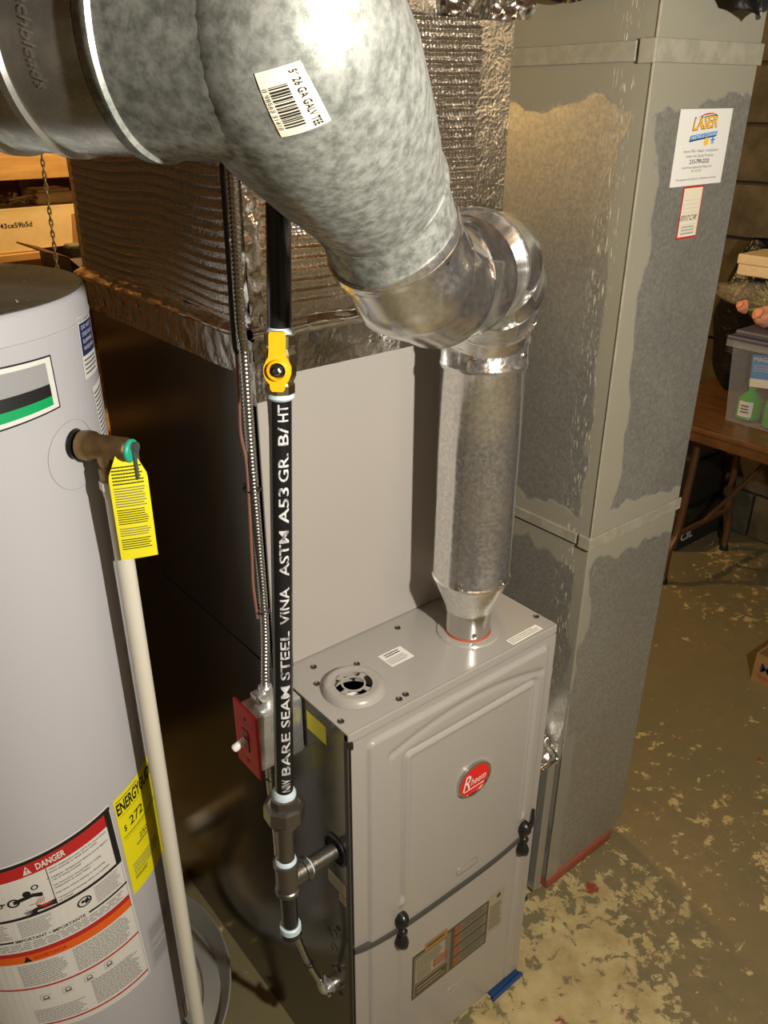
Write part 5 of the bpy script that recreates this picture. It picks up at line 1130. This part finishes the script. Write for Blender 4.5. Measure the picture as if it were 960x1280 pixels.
# wrapped flowers
fb = thing('flower_bag', 'bouquet of pink flowers in a crinkled clear plastic bag on the bin lid', 'flowers', (2.35, .4, 1.0125))
b = MB()
def bag(u, v):
    a = 2 * PI * u; e = math.sin(PI * (0.04 + 0.92 * v)); y = 0.865 - 0.62 * v; r = (.072 if v > .25 else .058) * e ** .6 * (1 + .22 * noise.noise(Vector((math.cos(a) * 2, math.sin(a) * 2, v * 7)))); return Vector((2.30 + r * 1.3 * math.cos(a), y, 1.092 + r * 1.0 * math.sin(a) + (.05 * (0.3 - v) if v < .3 else 0)))
grid(b, bag, 40, 40, wrap); b.build('plastic_wrap', fb, ang=180)
R = random.Random(21)
for (y, z, r) in ((0.715, 1.075, .024), (0.640, 1.055, .036), (0.57, 1.08, .030), (0.54, 1.05, .028), (.61, 1.10, .022), (.47, 1.07, .032)):
    b = MB()
    for k in range(9):
        a = k * 2.4; rr = r * (.35 + .065 * k); c_ = Vector((2.235 - .01 + rr * .3 * math.cos(k), y + rr * .5 * math.cos(a), z + rr * .5 * math.sin(a)))
        lathe(b, c_, (-1, math.cos(a) * .7, math.sin(a) * .7), [(0, .002), (r * .18, r * .42), (r * .40, r * .5), (r * .5, r * .3)], pink, 8)
    b.build('blossom', fb)
b = MB()
for k in range(60):
    p = Vector((2.27, .62, 1.08)); d = Vector((R.uniform(-.6, .1), R.uniform(-1, 1), R.uniform(-.2, .7))).normalized(); q = p + d * R.uniform(.04, .085); sdx = d.cross(Vector((1, .2, 0))).normalized() * .004
    b.add([p, q + sdx, q + d * .02, q - sdx], [(0, 1, 2, 3)], leafm)
o = b.build('leaves', fb, smooth=False); o['kind'] = 'stuff'
b = MB(); box(b, (2.24, .56, 1.172), (2.40, .770, 1.208), cardw, .004); box(b, (2.236, .556, 1.208), (2.404, .774, 1.240), cardw, .004)
tag(b.build('lidded_box', None, smooth=False), 'small cream lidded box resting on top of the flower bag', 'box')
# black bags and clutter behind the duct
b = MB()
def bb_(u, v):
    a = 2 * PI * u; e = math.sin(PI * (.03 + .94 * v)); r = .11 * e ** .5 * (1 + .25 * noise.noise(Vector((math.cos(a) * 1.5, math.sin(a) * 1.5, v * 4)))); return Vector((2.53 + r * .9 * math.cos(a), .86 + r * .9 * math.sin(a), .6905 + .56 * v))
grid(b, bb_, 32, 32, blackbag); tag(b.build('garbage_bag', None, ang=180), 'tall black plastic bag on the table behind the return duct', 'bag')
tc_ = thing('tool_case', 'black case with white lettering on the floor under the folding table', 'case', (2.55, .98, 0)); b = MB(); box(b, (2.38, .88, 0.0), (2.72, 1.16, .17), mat('case_black', (.02, .02, .018), 0, .5), .01); b.build('case_body', tc_, smooth=False)
P = Print(plane_fn((2.40, .88, .045), (1, 0, 0), (0, 0, 1), (0, -1, 0))); P.text('CIL', 0.0, 0, .035, paper, w=.09, bold=.02); P.build('print', tc_)
b = MB(); box(b, (2.45, .90, .1705), (2.7, 1.12, .40), blackp, .02); tag(b.build('dark_crate', None, smooth=False), 'plain black crate stacked on the black case under the table', 'crate')
# carton on the floor at the right edge
fc = thing('floor_carton', 'brown cardboard carton with blue print on the floor at the right edge', 'box', (2.0, 0.1, 0))
b = MB(); lo, hi = (1.818, -0.25, 0.0), (2.16, 0.2275, 0.105); t = .004
for (l, h) in ((lo, (lo[0] + t, hi[1], hi[2])), ((hi[0] - t, lo[1], 0), hi), ((lo[0] + t, lo[1], 0), (hi[0] - t, lo[1] + t, hi[2])), ((lo[0] + t, hi[1] - t, 0), (hi[0] - t, hi[1], hi[2]))):
    q = MB(); box(q, l, h, card); q.build('side_wall', fc, smooth=False)
q = MB(); box(q, (lo[0] + t, lo[1] + t, 0), (hi[0] - t, hi[1] - t, t), card); q.build('bottom', fc, smooth=False)
P = Print(plane_fn((lo[0], .205, .045), (0, -1, 0), (0, 0, 1), (-1, 0, 0))); P.text('Magic', 0, 0, .032, inknavy, w=.11, bold=.01); P.text('kitchen', .0, -.026, .016, inkr, w=.09); P.build('print', fc)
b = MB(); box(b, (1.86, -.2, .0055), (2.12, .17, .09), bluem, .02); tag(b.build('blue_bundle', None, smooth=False), 'folded blue cloth inside the cardboard carton on the floor', 'cloth')
# crumpled black film hanging at the top of the return duct
for (pts, lab) in (([(0.56, .085, 1.93), (0.64, .080, 1.85), (.80, .075, 1.83), (.86, .075, 1.95)], 'l'),):
    b = MB()
    def film(u, v):
        x = 0.655 + .33 * u; low = 1.828 + .016 * math.sin(u * 9) + .01 * noise.noise(Vector((u * 8, 0, 0))); z = low + (1.99 - low) * v; p = Vector((x, 0.086 - .02 * (1 - v), z)); p.y += .03 * noise.noise(Vector((u * 9, v * 4, 3))) - .012; p.y = min(p.y, .097); return p
    grid(b, film, 60, 24, blackbag)
    def film2(u, v):
        y = 0.09 + .36 * u; low = 1.845 + .010 * math.sin(u * 11); z = low + (1.99 - low) * v; p = Vector((0.640, y, z)); p.x += .02 * noise.noise(Vector((u * 9, v * 4, 8))) - .010; p.x = min(p.x, .655); return p
    grid(b, film2, 60, 24, blackbag)
    tag(b.build('plastic_film', None, ang=180), 'crumpled black plastic film hanging over the top of the return duct', 'plastic film')
